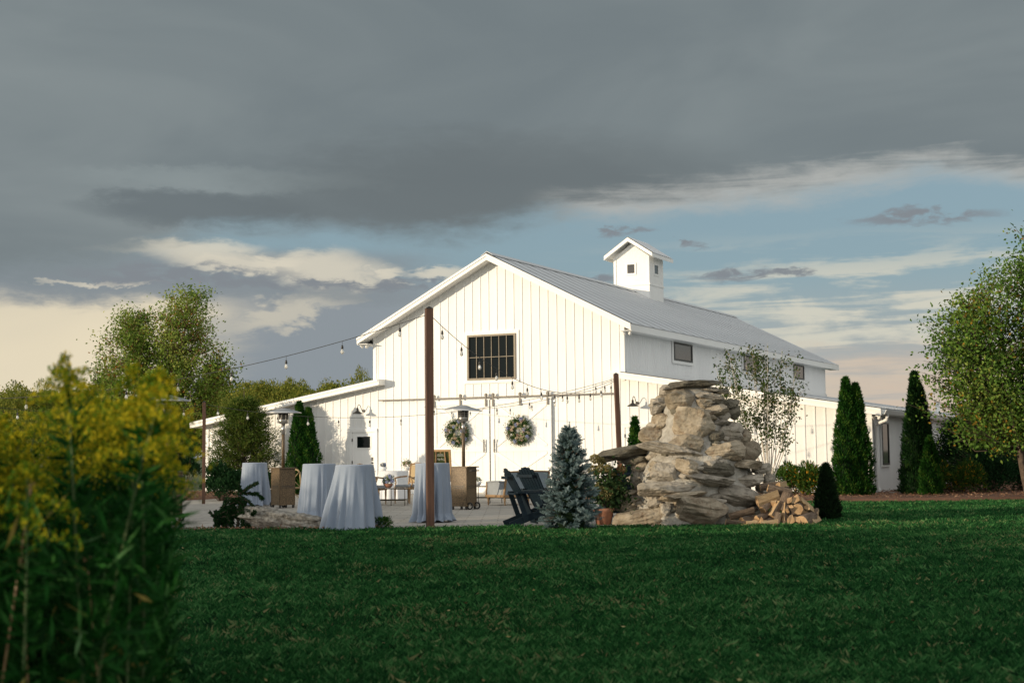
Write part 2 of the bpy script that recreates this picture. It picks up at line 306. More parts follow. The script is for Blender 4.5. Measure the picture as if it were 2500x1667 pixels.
def patio_material():
    mt = mat('stamped_patio_concrete', (.36, .335, .30), (.44, .41, .365), 1.2, .85); t = mt.node_tree; ns = t.nodes; lk = t.links
    p = ns['Principled BSDF']; old = p.inputs['Base Color'].links[0].from_socket
    tcn = [n for n in ns if n.type == 'TEX_COORD'][0]; br = ns.new('ShaderNodeTexBrick'); lk.new(tcn.outputs['Object'], br.inputs[0]); br.inputs['Scale'].default_value = 1
    br.inputs['Brick Width'].default_value = .6; br.inputs['Row Height'].default_value = .4; br.inputs['Mortar Size'].default_value = .014; br.inputs['Color1'].default_value = (1, 1, 1, 1); br.inputs['Color2'].default_value = (.86, .85, .83, 1); br.inputs['Mortar'].default_value = (.62, .6, .57, 1)
    mx = ns.new('ShaderNodeMix'); mx.data_type = 'RGBA'; mx.blend_type = 'MULTIPLY'; mx.inputs[0].default_value = 1; lk.new(old, mx.inputs[6]); lk.new(br.outputs[0], mx.inputs[7]); lk.new(mx.outputs[2], p.inputs['Base Color'])
    bp_ = ns.new('ShaderNodeBump'); bp_.inputs['Strength'].default_value = .5; bp_.inputs['Distance'].default_value = .01; lk.new(br.outputs[0], bp_.inputs['Height']); lk.new(bp_.outputs[0], p.inputs['Normal']); return mt
patio_m = patio_material()
fa = lambda x, y: tuple(BL(x, y)[:2])
# the patio runs from the lawn to the barn doors
sheet('patio', [(-12.5, 24.0), (-9, 24.25), (-4.6, 24.0), (-2, 23.75), (3.6, 23.75), (4.2, 27), fa(-.2, -3.2), fa(-.9, -.02), fa(-10.2, -.02), fa(-10.8, -3.6), (-11.5, 36.5), (-15, 34)], -.002, patio_m)
def mulch(name, pts, z, n, seed):
    o = sheet(name, pts, z, mulch_m, skirt=.3 if z > .02 else 0); rng = np.random.default_rng(seed); P = np.array(pts); lo = P.min(0); hi = P.max(0); Q = rng.uniform(lo, hi, (n*3, 2))
    ins = np.zeros(len(Q), bool); j = len(P)-1
    for i in range(len(P)):
        xi, yi = P[i]; xj, yj = P[j]; cnd = ((yi > Q[:, 1]) != (yj > Q[:, 1])) & (Q[:, 0] < (xj-xi)*(Q[:, 1]-yi)/(yj-yi+1e-9)+xi); ins ^= cnd; j = i
    Q = Q[ins][:n]; C_ = np.c_[Q, z+.01+rng.uniform(0, .035, len(Q))]; D = rng.normal(size=(len(Q), 3)); D[:, 2] *= .35
    k_ = obj('mulch_chips', np_mesh('mulch_chips', leaf_quads(C_, rng, rng.uniform(.03, .09, len(Q)), .018, D), 4, chip_m, rng.random(len(Q)))); tag(k_, 'loose brown bark chips scattered over the planting bed', kind='stuff')
mulch('mulch_bed', [fa(-.15, -3.1), (5.2, 36.3), (6.5, 34.7), (8.2, 34.0), (10.5, 33.9), (14, 34.6), (19, 36.5), (24, 44), (16, 60), fa(7.3, 12), fa(7.27, -.04), fa(-.6, -.04)], .085, 14000, 3)
mulch('mulch_bed', [(-11.4, 36.6), fa(-10.9, -3.5), fa(-10.3, -.04), fa(-16.3, -.04), (-15.5, 44)], .05, 5000, 4)
mulch('mulch_bed', [(-6.0, 24.0), (-4.7, 24.5), (-2.6, 24.3), (-2.0, 23.85), (-2.4, 23.55), (-6, 23.6)], .006, 700, 5)

def lawn_grass():
    rng = np.random.default_rng(11); nt_ = 80000; per = 11
    y = 6.5*np.exp(rng.random(nt_)*math.log(24.15/6.5)); x = rng.uniform(-1, 1, nt_)*(.42*y+.6); keep = y < 23.88+.07*np.sin(x*2.1)+.05*np.sin(x*7.3); x, y = x[keep], y[keep]
    n2 = 13000; x2 = rng.uniform(3.7, 17, n2); y2 = rng.uniform(23.6, 37, n2)
    k2 = (x2 < y2*.42+.5) & (y2 < np.interp(x2, [4.9, 5.2, 6.5, 8.2, 10.5, 14, 19], [36.4, 36.2, 34.6, 33.9, 33.8, 34.5, 36.4])+.1*np.sin(x2*3)) & ((x2 > 4.9) | (y2 < 24)); x = np.r_[x, x2[k2]]; y = np.r_[y, y2[k2]]
    m = len(x); big = (np.sin(x*1.3+1.3*np.sin(y*.9))+np.sin(y*1.7+x*.8)+np.sin(x*5.1-y*3.3+np.sin(y*5)))/3
    tt = .40+.10*big+rng.normal(size=m)*.17; th = .040+.010*big+rng.normal(size=m)*.011; la = rng.uniform(0, 2*np.pi, m); lm_ = rng.random(m)*.4
    dry = np.clip((np.sin(x*.9+2)+np.sin(y*1.3-x*.6)+np.sin(x*3.3+y*2.1)*.5-1.1)*.9, 0, 1); dt_ = rng.random(m) < (.03+.30*dry); rad = .012+.0022*y
    X = np.repeat(x, per)+rng.normal(size=m*per)*np.repeat(rad, per); Y = np.repeat(y, per)+rng.normal(size=m*per)*np.repeat(rad, per); n = m*per
    h = np.clip(np.repeat(th, per)*rng.uniform(.6, 1.25, n), .012, .085); a = rng.uniform(0, 2*np.pi, n); w = .0010+.00019*Y
    L2 = np.c_[np.cos(np.repeat(la, per)), np.sin(np.repeat(la, per))]*np.repeat(lm_, per)[:, None]*h[:, None]+rng.normal(size=(n, 2))*.34*h[:, None]
    z0 = np.full(n, -.012); dx, dy = np.cos(a)*w, np.sin(a)*w; mx_, my_, mz = X+L2[:, 0]*.4, Y+L2[:, 1]*.4, h*.62
    V_ = np.stack([np.c_[X-dx, Y-dy, z0], np.c_[X+dx, Y+dy, z0], np.c_[mx_+dx*.7, my_+dy*.7, mz], np.c_[X+L2[:, 0]*1.3, Y+L2[:, 1]*1.3, h]], 1)
    t = np.clip(np.repeat(tt, per)+rng.normal(size=n)*.12, 0, .9); dr = np.repeat(dt_, per); t = np.where(dr & (rng.random(n) < .6), rng.uniform(.88, 1, n), t)
    o = obj('grass', np_mesh('grass', V_.reshape(-1, 3), 4, grass_m, t)); tag(o, 'short dense mown lawn grass', kind='stuff')
lawn_grass()

rng = np.random.default_rng(19); nL = 220; yl = 7*np.exp(rng.random(nL)*math.log(3.3)); xl = rng.uniform(-.40, .42, nL)*yl; ok_ = (xl/yl > -.235)
P_ = np.c_[xl, yl, .045+rng.random(nL)*.012][ok_]; D_ = rng.normal(size=(len(P_), 3)); D_[:, 2] *= .25
fallen = mat('fallen_leaf', None, tintramp=[(0, (.10, .06, .02)), (.6, (.20, .16, .05)), (1, (.26, .24, .10))], rough=.8)
tag(obj('fallen_leaves', np_mesh('fallen_leaves', leaf_quads(P_, rng, rng.uniform(.02, .045, len(P_)), .018, D_), 4, fallen, rng.random(len(P_)))), 'few small dry leaves lying on the lawn', kind='stuff')

# ------------------------------------------------------------ the barn
barn = empty('barn', O, -A, 'white board and batten barn with grey metal gable roof, square cupola and low side wings', 'barn')
XR, XL, XM = 0.0, -8.77, -4.385; AR, AL = 7.2, -15.6; DEP = 23.0
rz_ = lambda x: 7.42-.505*abs(x-XM)                       # top of main roof
az_ = lambda x: (3.60-.164*x) if x > XM else (3.60+.164*(x+8.77))   # top of wing roof
# walls
m_ = MB(); m_.prism([(XL, 0), (XR, 0), (XR, rz_(XR)-.12), (XM, rz_(XM)-.12), (XL, rz_(XL)-.12)], 0, DEP); m_.build('wall', white, barn)
for x0, x1, sgn in ((XR, AR, 1), (AL, XL, -1)):
    m_ = MB(); a_, b_ = (x0+.002, x1) if sgn > 0 else (x0, x1-.002)
    m_.prism([(a_, 0), (b_, 0), (b_, az_(b_)-.14), (a_, az_(a_)-.14)], .0, DEP-.5); m_.build('wing_wall', white, barn)
# battens
bat = MB().box(-.020, .020, -.018, 0, 0, 1).mesh('batten', trim)
x = AL+.14
door_zone = lambda x: -6.52 < x < -2.34
gaps = [(-9.72, -8.61, 2.1), (-.13, .95, 2.1)]
k0 = -8.34
xs = [k0+.2915*i for i in range(-27, 54)]
for x in xs:
    if not (AL+.05 < x < AR-.05): continue
    top = (rz_(x)-.2) if XL < x < XR else (az_(x)-.2)
    segs = [(0.02, top)]
    if door_zone(x): segs = [(2.96, top)]
    for a_, b_, h_ in gaps:
        if a_ < x < b_: segs = [(h_, top)]
    if -5.42 < x < -3.43: segs = [(2.96, 3.40), (5.05, top)]
    for z0, z1 in segs:
        inst(bat, 'batten', barn, (x, 0, z0), (0, 0, 0), (1, 1, z1-z0))
# corner boards
for x0, x1 in ((XR-.10, XR+.012), (XL-.012, XL+.10)):
    z0 = az_(x0)+.0 if x0 > XM else az_(x1)
    MB().box(x0, x1, -.03, .1, 3.35, rz_(x0)-.15).build('corner_board', trim, barn)
MB().box(AR-.12, AR+.03, -.03, .12, 0, az_(AR)-.15).build('corner_board', trim, barn)
MB().box(AL-.03, AL+.12, -.03, .12, 0, az_(AL)-.15).build('corner_board', trim, barn)
# main roof: ribbed metal panels laid side by side
def ribbed(w, ln_, ribs=4, h=.009):                      # profile across x (width), runs along y (length, down slope)
    pts = []
    for i in range(ribs):
        x0 = w*i/ribs; pts += [(x0, h), (x0+.025, h), (x0+.05, 0), (x0+w/ribs-.025, 0)]
    pts.append((w-.002, 0)); return pts
def roof_slope(x_top, z_top, x_bot, z_bot, y0, y1, name='roof_panel', pw=.92):
    n = int(math.ceil((y1-y0)/pw)); pw = (y1-y0)/n; pr = ribbed(pw, 1); d = Vector((x_bot-x_top, 0, z_bot-z_top)); nrm = Vector((-d.z, 0, d.x)); nrm.normalize()
    if nrm.z < 0: nrm = -nrm
    m_ = MB()
    for s_ in (0, 1):
        for (u, h) in pr: m_.v.append(tuple(Vector((0, u, 0))+d*s_+nrm*h))
        for (u, h) in pr: m_.v.append(tuple(Vector((0, u, 0))+d*s_-nrm*.012))
    k = len(pr)
    for i in range(k-1): m_.f += [(i, i+1, 2*k+i+1, 2*k+i), (k+i+1, k+i, 3*k+i, 3*k+i+1), (i+1, i, k+i, k+i+1), (2*k+i, 2*k+i+1, 3*k+i+1, 3*k+i)]
    me = m_.mesh(name, roof_m)
    for j in range(n): inst(me, name, barn, (x_top, y0+j*pw, z_top))
RO = .38; YF = -.40; YB = 23.9
zr = rz_(XM)
roof_slope(XM, zr, XR+RO+.03, rz_(XR+RO+.03), YF+.02, YB); roof_slope(XM, zr, XL-RO-.03, rz_(XL-RO-.03), YF+.02, YB)
MB().prism([(XM-.2, zr-.075), (XM, zr+.045), (XM+.2, zr-.075), (XM+.2, zr-.06), (XM, zr+.062), (XM-.2, zr-.06)], YF, YB).build('ridge_cap', roof_m, barn)
# rake boards, soffits, eaves
def rake(x0, z0, x1, z1, y0=YF, h=.20, name='rake_board'):
    MB().prism([(x0, z0-h), (x1, z1-h), (x1, z1), (x0, z0)], y0-.03, y0+.012).build(name, trim, barn)
    MB().prism([(x0, z0-.075), (x1, z1-.075), (x1, z1-.004), (x0, z0-.004)], y0-.052, y0-.031).build('rake_trim', trim, barn)
    MB().prism([(x0, z0-h+.012), (x1, z1-h+.012), (x1, z1-h+.03), (x0, z0-h+.03)], y0+.013, -.002).build('soffit', trim, barn)
for sg in (1, -1):
    xe = XR+RO if sg > 0 else XL-RO
    rake(XM, zr-.014, xe, rz_(xe)-.014)
    a_, b_ = (xe-.02, xe+.012) if sg > 0 else (xe-.012, xe+.02)
    MB().box(a_, b_, YF+.013, YB-.02, rz_(xe)-.235, rz_(xe)-.03).build('eave_fascia', trim, barn)
    a_, b_ = (XR+.002, xe-.021) if sg > 0 else (xe+.021, XL-.002)
    MB().box(a_, b_, YF+.014, YB-.05, rz_(xe)-.222, rz_(xe)-.205).build('eave_soffit', trim, barn)
# upper side wall in ribbed metal
def ribs_wall(x, y0, y1, z0, z1, name, pitch=.15, dep=.022, ztop=None):
    m_ = MB(); n = int((y1-y0)/pitch); pr = []
    for i in range(n):
        y = y0+i*pitch; pr += [(y, 0), (y+pitch*.55, 0), (y+pitch*.68, dep), (y+pitch*.87, dep)]
    pr.append((y0+n*pitch, 0)); k = len(pr)
    m_.v = [(x+d, y, z0) for y, d in pr]+[(x+d, y, z1) for y, d in pr]; m_.f = [(i, i+1, k+i+1, k+i) for i in range(k-1)]
    return m_.build(name, siding_m, barn)
ribs_wall(XR+.004, .12, DEP, 3.5, rz_(XR)-.14, 'metal_siding')
ribs_wall(AR+.034, .16, DEP-.5, 0.02, az_(AR)-.15, 'metal_siding')
MB().box(XR+.02, XR+.05, .1, DEP, 3.60, 3.70).build('flashing', siding_m, barn)
# side windows with dark frames
def side_window(x, y0, y1, z0, z1, fr=.055, glass=glass_side, name='window', trimw=.10):
    w = empty(name, (0, 0, 0)); w.parent = barn
    m_ = MB(); m_.box(x, x+.035, y0-trimw, y1+trimw, z1, z1+trimw); m_.box(x, x+.035, y0-trimw, y1+trimw, z0-trimw, z0); m_.box(x, x+.035, y0-trimw, y0, z0, z1); m_.box(x, x+.035, y1, y1+trimw, z0, z1); m_.build('trim', trim, w)
    m_ = MB(); m_.box(x, x+.05, y0, y1, z1-fr, z1); m_.box(x, x+.05, y0, y1, z0, z0+fr); m_.box(x, x+.05, y0, y0+fr*1.6, z0+fr, z1-fr); m_.box(x, x+.05, y1-fr*1.6, y1, z0+fr, z1-fr); m_.build('frame', black_frame, w)
    MB().box(x, x+.03, y0+fr*1.6, y1-fr*1.6, z0+fr, z1-fr).build('pane', glass, w)
for y0, y1 in ((3.98, 5.72), (11.2, 13.0), (17.75, 19.35)): side_window(XR+.028, y0, y1, 4.17, 4.76)
side_window(AR+.058, .86, 1.72, .82, 1.99, .04, glass_dark, 'window', .06)
# wing roofs
for sg in (1, -1):
    xt, xe = (XR+.02, AR+.37) if sg > 0 else (XL-.02, AL-.37)
    roof_slope(xt, az_(xt)+.0, xe, az_(xe), -.38, DEP-.3, 'wing_roof_panel')
    xa = (XR-.28) if sg > 0 else (XL+.42)
    za = 3.60-.164*(xa if sg > 0 else -(xa+8.77))
    rake(xa, za-.016, xe, az_(xe)-.016, -.40, .19)
    for q in (0,):
        a_, b_ = (xa-.03, xa-.001) if sg > 0 else (xa+.001, xa+.03)
        MB().box(a_, b_, -.43, -.003, za-.20, za-.02).build('rake_return', trim, barn)
    MB().prism([(xa, za-.03), (XR-.0 if sg > 0 else XL, (az_(XR) if sg > 0 else az_(XL))-.03), (XR if sg > 0 else XL, (az_(XR) if sg > 0 else az_(XL))-.012), (xa, za-.012)], -.386, -.003).build('rake_cap', trim, barn)
    a_, b_ = (xe-.02, xe+.012) if sg > 0 else (xe-.012, xe+.02)
    MB().box(a_, b_, -.386, DEP-.35, az_(xe)-.20, az_(xe)-.03).build('eave_fascia', trim, barn)
# gutter and downspout on the right wing
gx = AR+.38; gz = az_(AR+.37)-.05
m_ = MB(); pr = [(gx, gz), (gx, gz-.12), (gx+.07, gz-.12), (gx+.12, gz-.02), (gx+.125, gz), (gx+.115, gz), (gx+.06, gz-.108), (gx+.012, gz-.108), (gx+.012, gz)]
m_.prism(pr, -.36, DEP-.4); m_.build('gutter', trim, barn)
MB().beam((gx+.05, .05, gz-.12), (gx+.05, .05, gz-.2), .07, .09, (0, 1, 0)).tube([(gx+.05, .05, gz-.17), (gx+.03, .08, gz-.26), (AR+.14, .2, gz-.36), (AR+.10, .22, gz-.45), (AR+.10, .22, .25), (AR+.14, .2, .1)], .045, 8).build('downspout', trim, barn)
# main window in the gable: six by two panes
w = empty('window'); w.parent = barn
x0, x1, z0, z1 = -5.29, -3.59, 3.52, 4.93
m_ = MB(); t_ = .10
m_.box(x0-t_, x1+t_, -.035, 0, z1, z1+t_); m_.box(x0-t_, x1+t_, -.045, 0, z0-t_, z0); m_.box(x0-t_, x0, -.035, 0, z0, z1); m_.box(x1, x1+t_, -.035, 0, z0, z1); m_.build('trim', trim, w)
m_ = MB(); f_ = .06
m_.box(x0, x1, -.07, 0, z1-f_, z1); m_.box(x0, x1, -.07, 0, z0, z0+f_); m_.box(x0, x0+f_, -.07, 0, z0+f_, z1-f_); m_.box(x1-f_, x1, -.07, 0, z0+f_, z1-f_); m_.build('frame', bronze_frame, w)
gx0, gx1, gz0, gz1 = x0+f_, x1-f_, z0+f_, z1-f_; cw = (gx1-gx0)/6; ch = (gz1-gz0)/2
for i in range(1, 6): MB().box(gx0+cw*i-.009, gx0+cw*i+.009, -.045, -.018, gz0, gz1).build('muntin', bronze_frame, w)
MB().box(gx0, gx1, -.043, -.02, gz0+ch-.009, gz0+ch+.009).build('muntin', bronze_frame, w)
for i in range(6):
    for j in range(2):
        MB().box(gx0+cw*i+.001, gx0+cw*(i+1)-.001, -.018, -.004, gz0+ch*j+.001, gz0+ch*(j+1)-.001).build('pane', glass_dark, w)
# sliding barn doors, hung from the track
MB().box(-8.52, -.33, -.125, -.095, 2.955, 3.0).build('door_track', rail_m, barn)
for i in range(15): MB().box(-8.42+i*.573-.02, -8.42+i*.573+.02, -.095, 0, 2.965, 2.99).build('track_spacer', rail_m, barn)
def door(x0, x1, mir):
    d = empty('sliding_door', (0, 0, 0)); d.parent = barn; zt = 2.90; zb = .04
    n = 8; w_ = (x1-x0)/n
    for i in range(n): MB().box(x0+i*w_+.0025, x0+(i+1)*w_-.0025, -.082, -.05, zb, zt).build('plank', white, d)
    fw_ = .13
    m_ = MB(); m_.box(x0, x0+fw_, -.104, -.0825, zb, zt); m_.build('stile', trim, d); MB().box(x1-fw_, x1, -.104, -.0825, zb, zt).build('stile', trim, d)
    for za, zb_ in ((zb, zb+.16), (1.30, 1.44), (zt-.14, zt)): MB().box(x0+fw_+.001, x1-fw_-.001, -.1035, -.0825, za, zb_).build('door_rail', trim, d)
    def brace(za, zb2, flip):
        a_, b_ = (x0+fw_+.02, x1-fw_-.02); p, q = ((a_, za), (b_, zb2)) if not flip else ((b_, za), (a_, zb2)); hh = .075
        MB().prism([(p[0], p[1]), (p[0]+(hh if not flip else -hh)*1.2, p[1]), (q[0], q[1]-hh), (q[0], q[1]), (q[0]-(hh if not flip else -hh)*1.2, q[1]), (p[0], p[1]+hh)], -.1015-(.003 if flip else 0), -.0825).build('brace', trim, d)
    brace(.21, 1.29, False); brace(1.45, 2.75, False); brace(.21, 1.29, True); brace(1.45, 2.75, True)
    hx = x1-.19 if mir else x0+.12
    h = MB(); h.tube([(hx+.03, -.104, 1.36), (hx+.03, -.16, 1.36)], .009); h.tube([(hx+.03, -.104, 1.60), (hx+.03, -.16, 1.60)], .009); h.box(hx+.012, hx+.048, -.176, -.156, 1.28, 1.68); h.build('handle', dark_metal, d)
    for xh in ([x0+.06, (x0+x1)/2, x1-.10] if mir else [x0+.10, (x0+x1)/2, x1-.10]):
        m_ = MB(); m_.box(xh-.028, xh+.028, -.142, -.127, 2.70, 3.10); m_.lathe([(0, 0), (.055, 0), (.055, .02), (0, .02)], 12, M=Matrix.Translation((xh, -.105, 3.045)) @ Matrix.Rotation(R(90), 4, 'X')); m_.build('hanger', rail_m, d)
    lx = x1-.06 if mir else x0+.06
    MB().box(lx-.012, lx+.012, -.12, -.105, .1, .34).box(lx-.05, lx+.05, -.125, -.118, .36, .385).build('drop_bolt', dark_metal, d)
door(-6.51, -4.502, True); door(-4.455, -2.385, False)
MB().box(-4.500, -4.457, -.095, -.06, .04, 2.9).build('door_gap_shade', dark_metal, barn)  # dark strip standing in for the shade in the gap between the doors
# small doors in the wings
def small_door(x0, x1, latch_right=True):
    d = empty('side_door'); d.parent = barn
    m_ = MB(); m_.box(x0-.11, x0, -.04, 0, 0, 2.07); m_.box(x1, x1+.11, -.04, 0, 0, 2.07); m_.box(x0-.11, x1+.11, -.045, 0, 1.97, 2.08); m_.build('casing', trim, d)
    m_ = MB(); m_.box(x0+.008, x1-.008, -.02, -.002, .02, 1.96); m_.build('door_leaf', trim, d)
    wx0, wx1 = x0+.19, x1-.16
    m_ = MB(); m_.box(wx0-.03, wx1+.03, -.032, -.021, 1.83, 1.86); m_.box(wx0-.03, wx1+.03, -.032, -.021, 1.44, 1.47); m_.box(wx0-.03, wx0, -.032, -.021, 1.47, 1.83); m_.box(wx1, wx1+.03, -.032, -.021, 1.47, 1.83); m_.build('window_frame', trim, d)
    MB().box(wx0, wx1, -.026, -.021, 1.47, 1.83).build('pane', glass_dark, d)
    for a_, b_ in ((x0+.12, (x0+x1)/2-.03), ((x0+x1)/2+.03, x1-.12)): MB().box(a_, b_, -.027, -.021, .2, 1.3).build('door_panel', trim, d)
    for z in (.3, 1.0, 1.72): MB().box(x0-.012, x0+.014, -.05, -.021, z-.05, z+.05).build('hinge', dark_metal, d)
    hx = x1-.08; m_ = MB(); m_.lathe([(0, 0), (.028, .0), (.03, .03), (.012, .05), (0, .05)], 12, M=Matrix.Translation((hx, -.021, .98)) @ Matrix.Rotation(R(90), 4, 'X')); m_.box(hx-.03, hx+.03, -.03, -.021, 1.04, 1.16); m_.build('door_knob', dark_metal, d)
small_door(-9.59, -8.74); small_door(-.02, .83)
# cupola on the ridge
cu = empty('cupola'); cu.parent = barn
cy0 = 11.42; cw_ = .735; cy1 = cy0+1.47
MB().box(XM-cw_, XM+cw_, cy0, cy1, 6.75, 7.62).build('base', trim, cu)
m_ = MB(); m_.box(XM-cw_+.02, XM+cw_-.02, cy0+.02, cy1-.02, 7.62, 8.72); m_.prism([(XM-cw_+.02, 8.72), (XM+cw_-.02, 8.72), (XM, 9.22)], cy0+.02, cy1-.02); m_.build('wall', white, cu)
MB().box(XM-cw_-.03, XM+cw_+.03, cy0-.03, cy1+.03, 7.60, 7.67).build('ledge', trim, cu)
for sx_ in (-1, 1):
    for yy in (cy0, cy1-.1): MB().box(XM+sx_*cw_-(.10 if sx_ > 0 else 0), XM+sx_*cw_+(0 if sx_ > 0 else .10), yy-.005, yy+.105, 7.67, 8.70).build('corner_board', trim, cu)
cr_t = 9.44; sl = .66
for sx_ in (-1, 1):
    xe = XM+sx_*.99; ze = cr_t-sl*.99
    m_ = MB(); n = 11; y0_, y1_ = 11.12, 13.3; pr = []
    for i in range(n):
        y = y0_+(y1_-y0_)*i/n; p_ = (y1_-y0_)/n; pr += [(y, .02), (y+.03, .02), (y+.05, 0), (y+p_-.02, 0)]
    pr.append((y1_, 0)); k = len(pr); m_.v = [(XM, y, cr_t+h) for y, h in pr]+[(xe+sx_*.03, y, ze-.02+h) for y, h in pr]; m_.f = [(i, i+1, k+i+1, k+i) if sx_ < 0 else (i+1, i, k+i, k+i+1) for i in range(k-1)]
    m_.build('roof_panel', roof_m, cu)
    MB().prism([(XM, cr_t-.16), (xe, ze-.16), (xe, ze-.012), (XM, cr_t-.012)], 11.08, 11.12).build('rake_board', trim, cu)
    MB().prism([(XM, cr_t-.05), (xe, ze-.05), (xe, ze-.03), (XM, cr_t-.03)], 11.121, 13.28).build('soffit', trim, cu)
    MB().box(min(xe, xe+sx_*.02), max(xe, xe+sx_*.02), 11.121, 13.3, ze-.17, ze-.03).build('eave_fascia', trim, cu)
m_ = MB(); wx = -4.40
for (a_, b_, c0, c1) in ((wx-.21, wx+.21, 8.42, 8.48), (wx-.21, wx+.21, 8.02, 8.08), (wx-.21, wx-.15, 8.08, 8.42), (wx+.15, wx+.21, 8.08, 8.42)): m_.box(a_, b_, cy0-.01, cy0+.02, c0, c1)
m_.build('window_frame', trim, cu); MB().box(wx-.15, wx+.15, cy0+.008, cy0+.019, 8.08, 8.42).build('pane', glass_side, cu)
m_ = MB(); xx = XM+cw_-.02; yc = (cy0+cy1)/2
for (a_, b_, c0, c1) in ((yc-.27, yc+.27, 8.42, 8.48), (yc-.27, yc+.27, 8.02, 8.08), (yc-.27, yc-.2, 8.08, 8.42), (yc+.2, yc+.27, 8.08, 8.42)): m_.box(xx, xx+.03, a_, b_, c0, c1)
m_.build('window_frame', trim, cu); MB().box(xx+.001, xx+.012, yc-.2, yc+.2, 8.08, 8.42).build('pane', glass_side, cu)
# roof vents on the wing
for y in (14.0, 18.5): MB().tube([(5.6, y, az_(5.6)-.05), (5.6, y, az_(5.6)+.42)], .09, 10).build('vent_pipe', trim, barn)

def floodlight(x, y, z, label, flip=1):
    t = empty('floodlight', BL(x, y, z), -A, label, 'floodlight', 'twin floodlights at the barn corners')
    MB().box(-.05, .05, -.03, .03, -.03, .0).build('mount', trim, t)
    for s_ in (-1, 1):
        M_ = Matrix.Translation((s_*.08, -.06, -.07)) @ Matrix.Rotation(R(65), 4, 'X') @ Matrix.Rotation(R(25*s_), 4, 'Y')
        MB().lathe([(0, .1), (.025, .1), (.03, .05), (.06, 0), (.055, -.005), (0, -.005)], 14, M=M_).build('lamp_head', trim, t, True)
floodlight(.18, -.12, rz_(XR+RO)-.22, 'white twin floodlight under the right gable eave corner')
floodlight(-9.0, -.12, rz_(XL-RO)-.22, 'white twin floodlight under the left gable eave corner')
floodlight(AR+.14, .1, az_(AR+.2)-.22, 'white twin floodlight beside the downspout on the right wing corner')

def wall_lamp(x, z, label):
    t = empty('wall_lamp', BL(x, 0, z), -A, label, 'wall lamp', 'black gooseneck lamps on the barn wall')
    MB().lathe([(0, 0), (.055, 0), (.055, .02), (0, .02)], 16, M=Matrix.Rotation(R(90), 4, 'X') @ Matrix.Translation((0, 0, .0))).build('wall_plate', dark_metal, t)
    MB().tube([(0, -.02, 0), (0, -.09, .01), (0, -.15, .09), (0, -.20, .17), (0, -.27, .20), (0, -.34, .16), (0, -.36, .08)], .011, 8).build('gooseneck_arm', dark_metal, t, True)
    MB().lathe([(0, .09), (.03, .09), (.035, .0), (.06, -.015), (.10, -.045), (.155, -.075), (.165, -.10), (.155, -.10), (.09, -.055), (.0, -.03)], 24, c=(0, -.36, 0)).build('shade', dark_metal, t, True)
wall_lamp(-9.17, 2.66, 'black gooseneck wall lamp above the small door of the left wing')
wall_lamp(.38, 2.67, 'black gooseneck wall lamp above the small door beside the stone chimney')

# ------------------------------------------------------------ posts and string lights
def post(x, y, h, w_, label, lean=(0, 0), rz=R(-20)):
    t = empty('light_post', (x, y, 0), rz, label, 'post', 'brown wooden posts carrying the string lights')
    M_ = Matrix.Shear('XY', 4, lean)
    MB().box(-w_/2, w_/2, -w_/2, w_/2, -.3, h, M=M_).build('post', wood_post, t, bevel=.006)
    b = w_/2+.006; T_ = M_ @ Vector((0, 0, h+.045))
    vs = [M_ @ Vector(v) for v in ((-b, -b, h), (b, -b, h), (b, b, h), (-b, b, h))]+[T_]; MB().add(vs, [(3, 2, 1, 0), (0, 1, 4), (1, 2, 4), (2, 3, 4), (3, 0, 4)]).build('post_cap', dark_metal, t)
PC = (W(1051, 24.0), 24.0, 3.69); PR = (W(1515, 35, 1160), 35.0, 3.15); PL = (W(501, 37.5), 37.5, 2.66)
post(*PC, .125, 'tall brown wooden light post standing in front of the barn window', (.0, 0), R(14))
post(*PR, .11, 'brown wooden light post rising behind the jutting chimney slab', (-.028, 0), R(10))
post(*PL, .085, 'slim brown light post at the left edge of the patio by the conifer', (0, 0), R(10))
PX = (-10.6, 27.0, 2.42); post(*PX, .14, 'brown light post hidden behind the goldenrod at the left', (0, 0))
sock_me = MB().lathe([(0, 0), (.012, 0), (.018, -.02), (.022, -.06), (.018, -.065), (0, -.065)], 10).mesh('socket', dark_metal, True)
bulb_me = MB().lathe([(0, -.066), (.014, -.066), (.024, -.09), (.030, -.115), (.026, -.14), (.012, -.155), (0, -.158)], 10).mesh('bulb', bulb_glass, True)
cord_me = MB().tube([(0, 0, .07), (0, 0, 0)], .004, 4).mesh('drop_cord', dark_metal)
def string_lights(p, q, sag, n, label, start=.5, drop=.07, skip=()):
    p = Vector(p); q = Vector(q); t = empty('string_lights', p, 0, label, 'string lights', 'festoon lights strung between the posts')
    f = lambda s: (q-p)*s+Vector((0, 0, -4*sag*s*(1-s)))
    MB().tube([f(i/40) for i in range(41)], .006, 5).build('wire', dark_metal, t)
    for i in range(n):
        s = (i+start)/n
        if i in skip: continue
        b = f(s)-Vector((0, 0, .07))
        inst(cord_me, 'drop_cord', t, b); inst(sock_me, 'socket', t, b); inst(bulb_me, 'bulb', t, b)
string_lights((PC[0], PC[1], 3.60), (PX[0], PX[1], 2.36), .36, 9, 'string of bulbs sagging left from the tall centre post past the trees')
string_lights((PC[0]+.05, PC[1], 3.55), (PR[0]-.09, PR[1], 3.0), .72, 13, 'deep sagging string of bulbs from the tall centre post across the gable window')
string_lights((PL[0]+.05, PL[1], 2.6), (PR[0]-.09, PR[1], 3.05), .62, 13, 'long low string of bulbs crossing in front of the barn doors', .4)
string_lights((PL[0]-.05, PL[1], 2.6), (-13.5, 31.0, 2.75), .35, 7, 'string of bulbs left of the slim post above the goldenrod')
string_lights((PR[0]-.1, PR[1]-.02, 3.02), tuple(BL(-6.8, -.15, 2.72)), .32, 9, 'string of bulbs running from the right post towards the barn door track', .4)

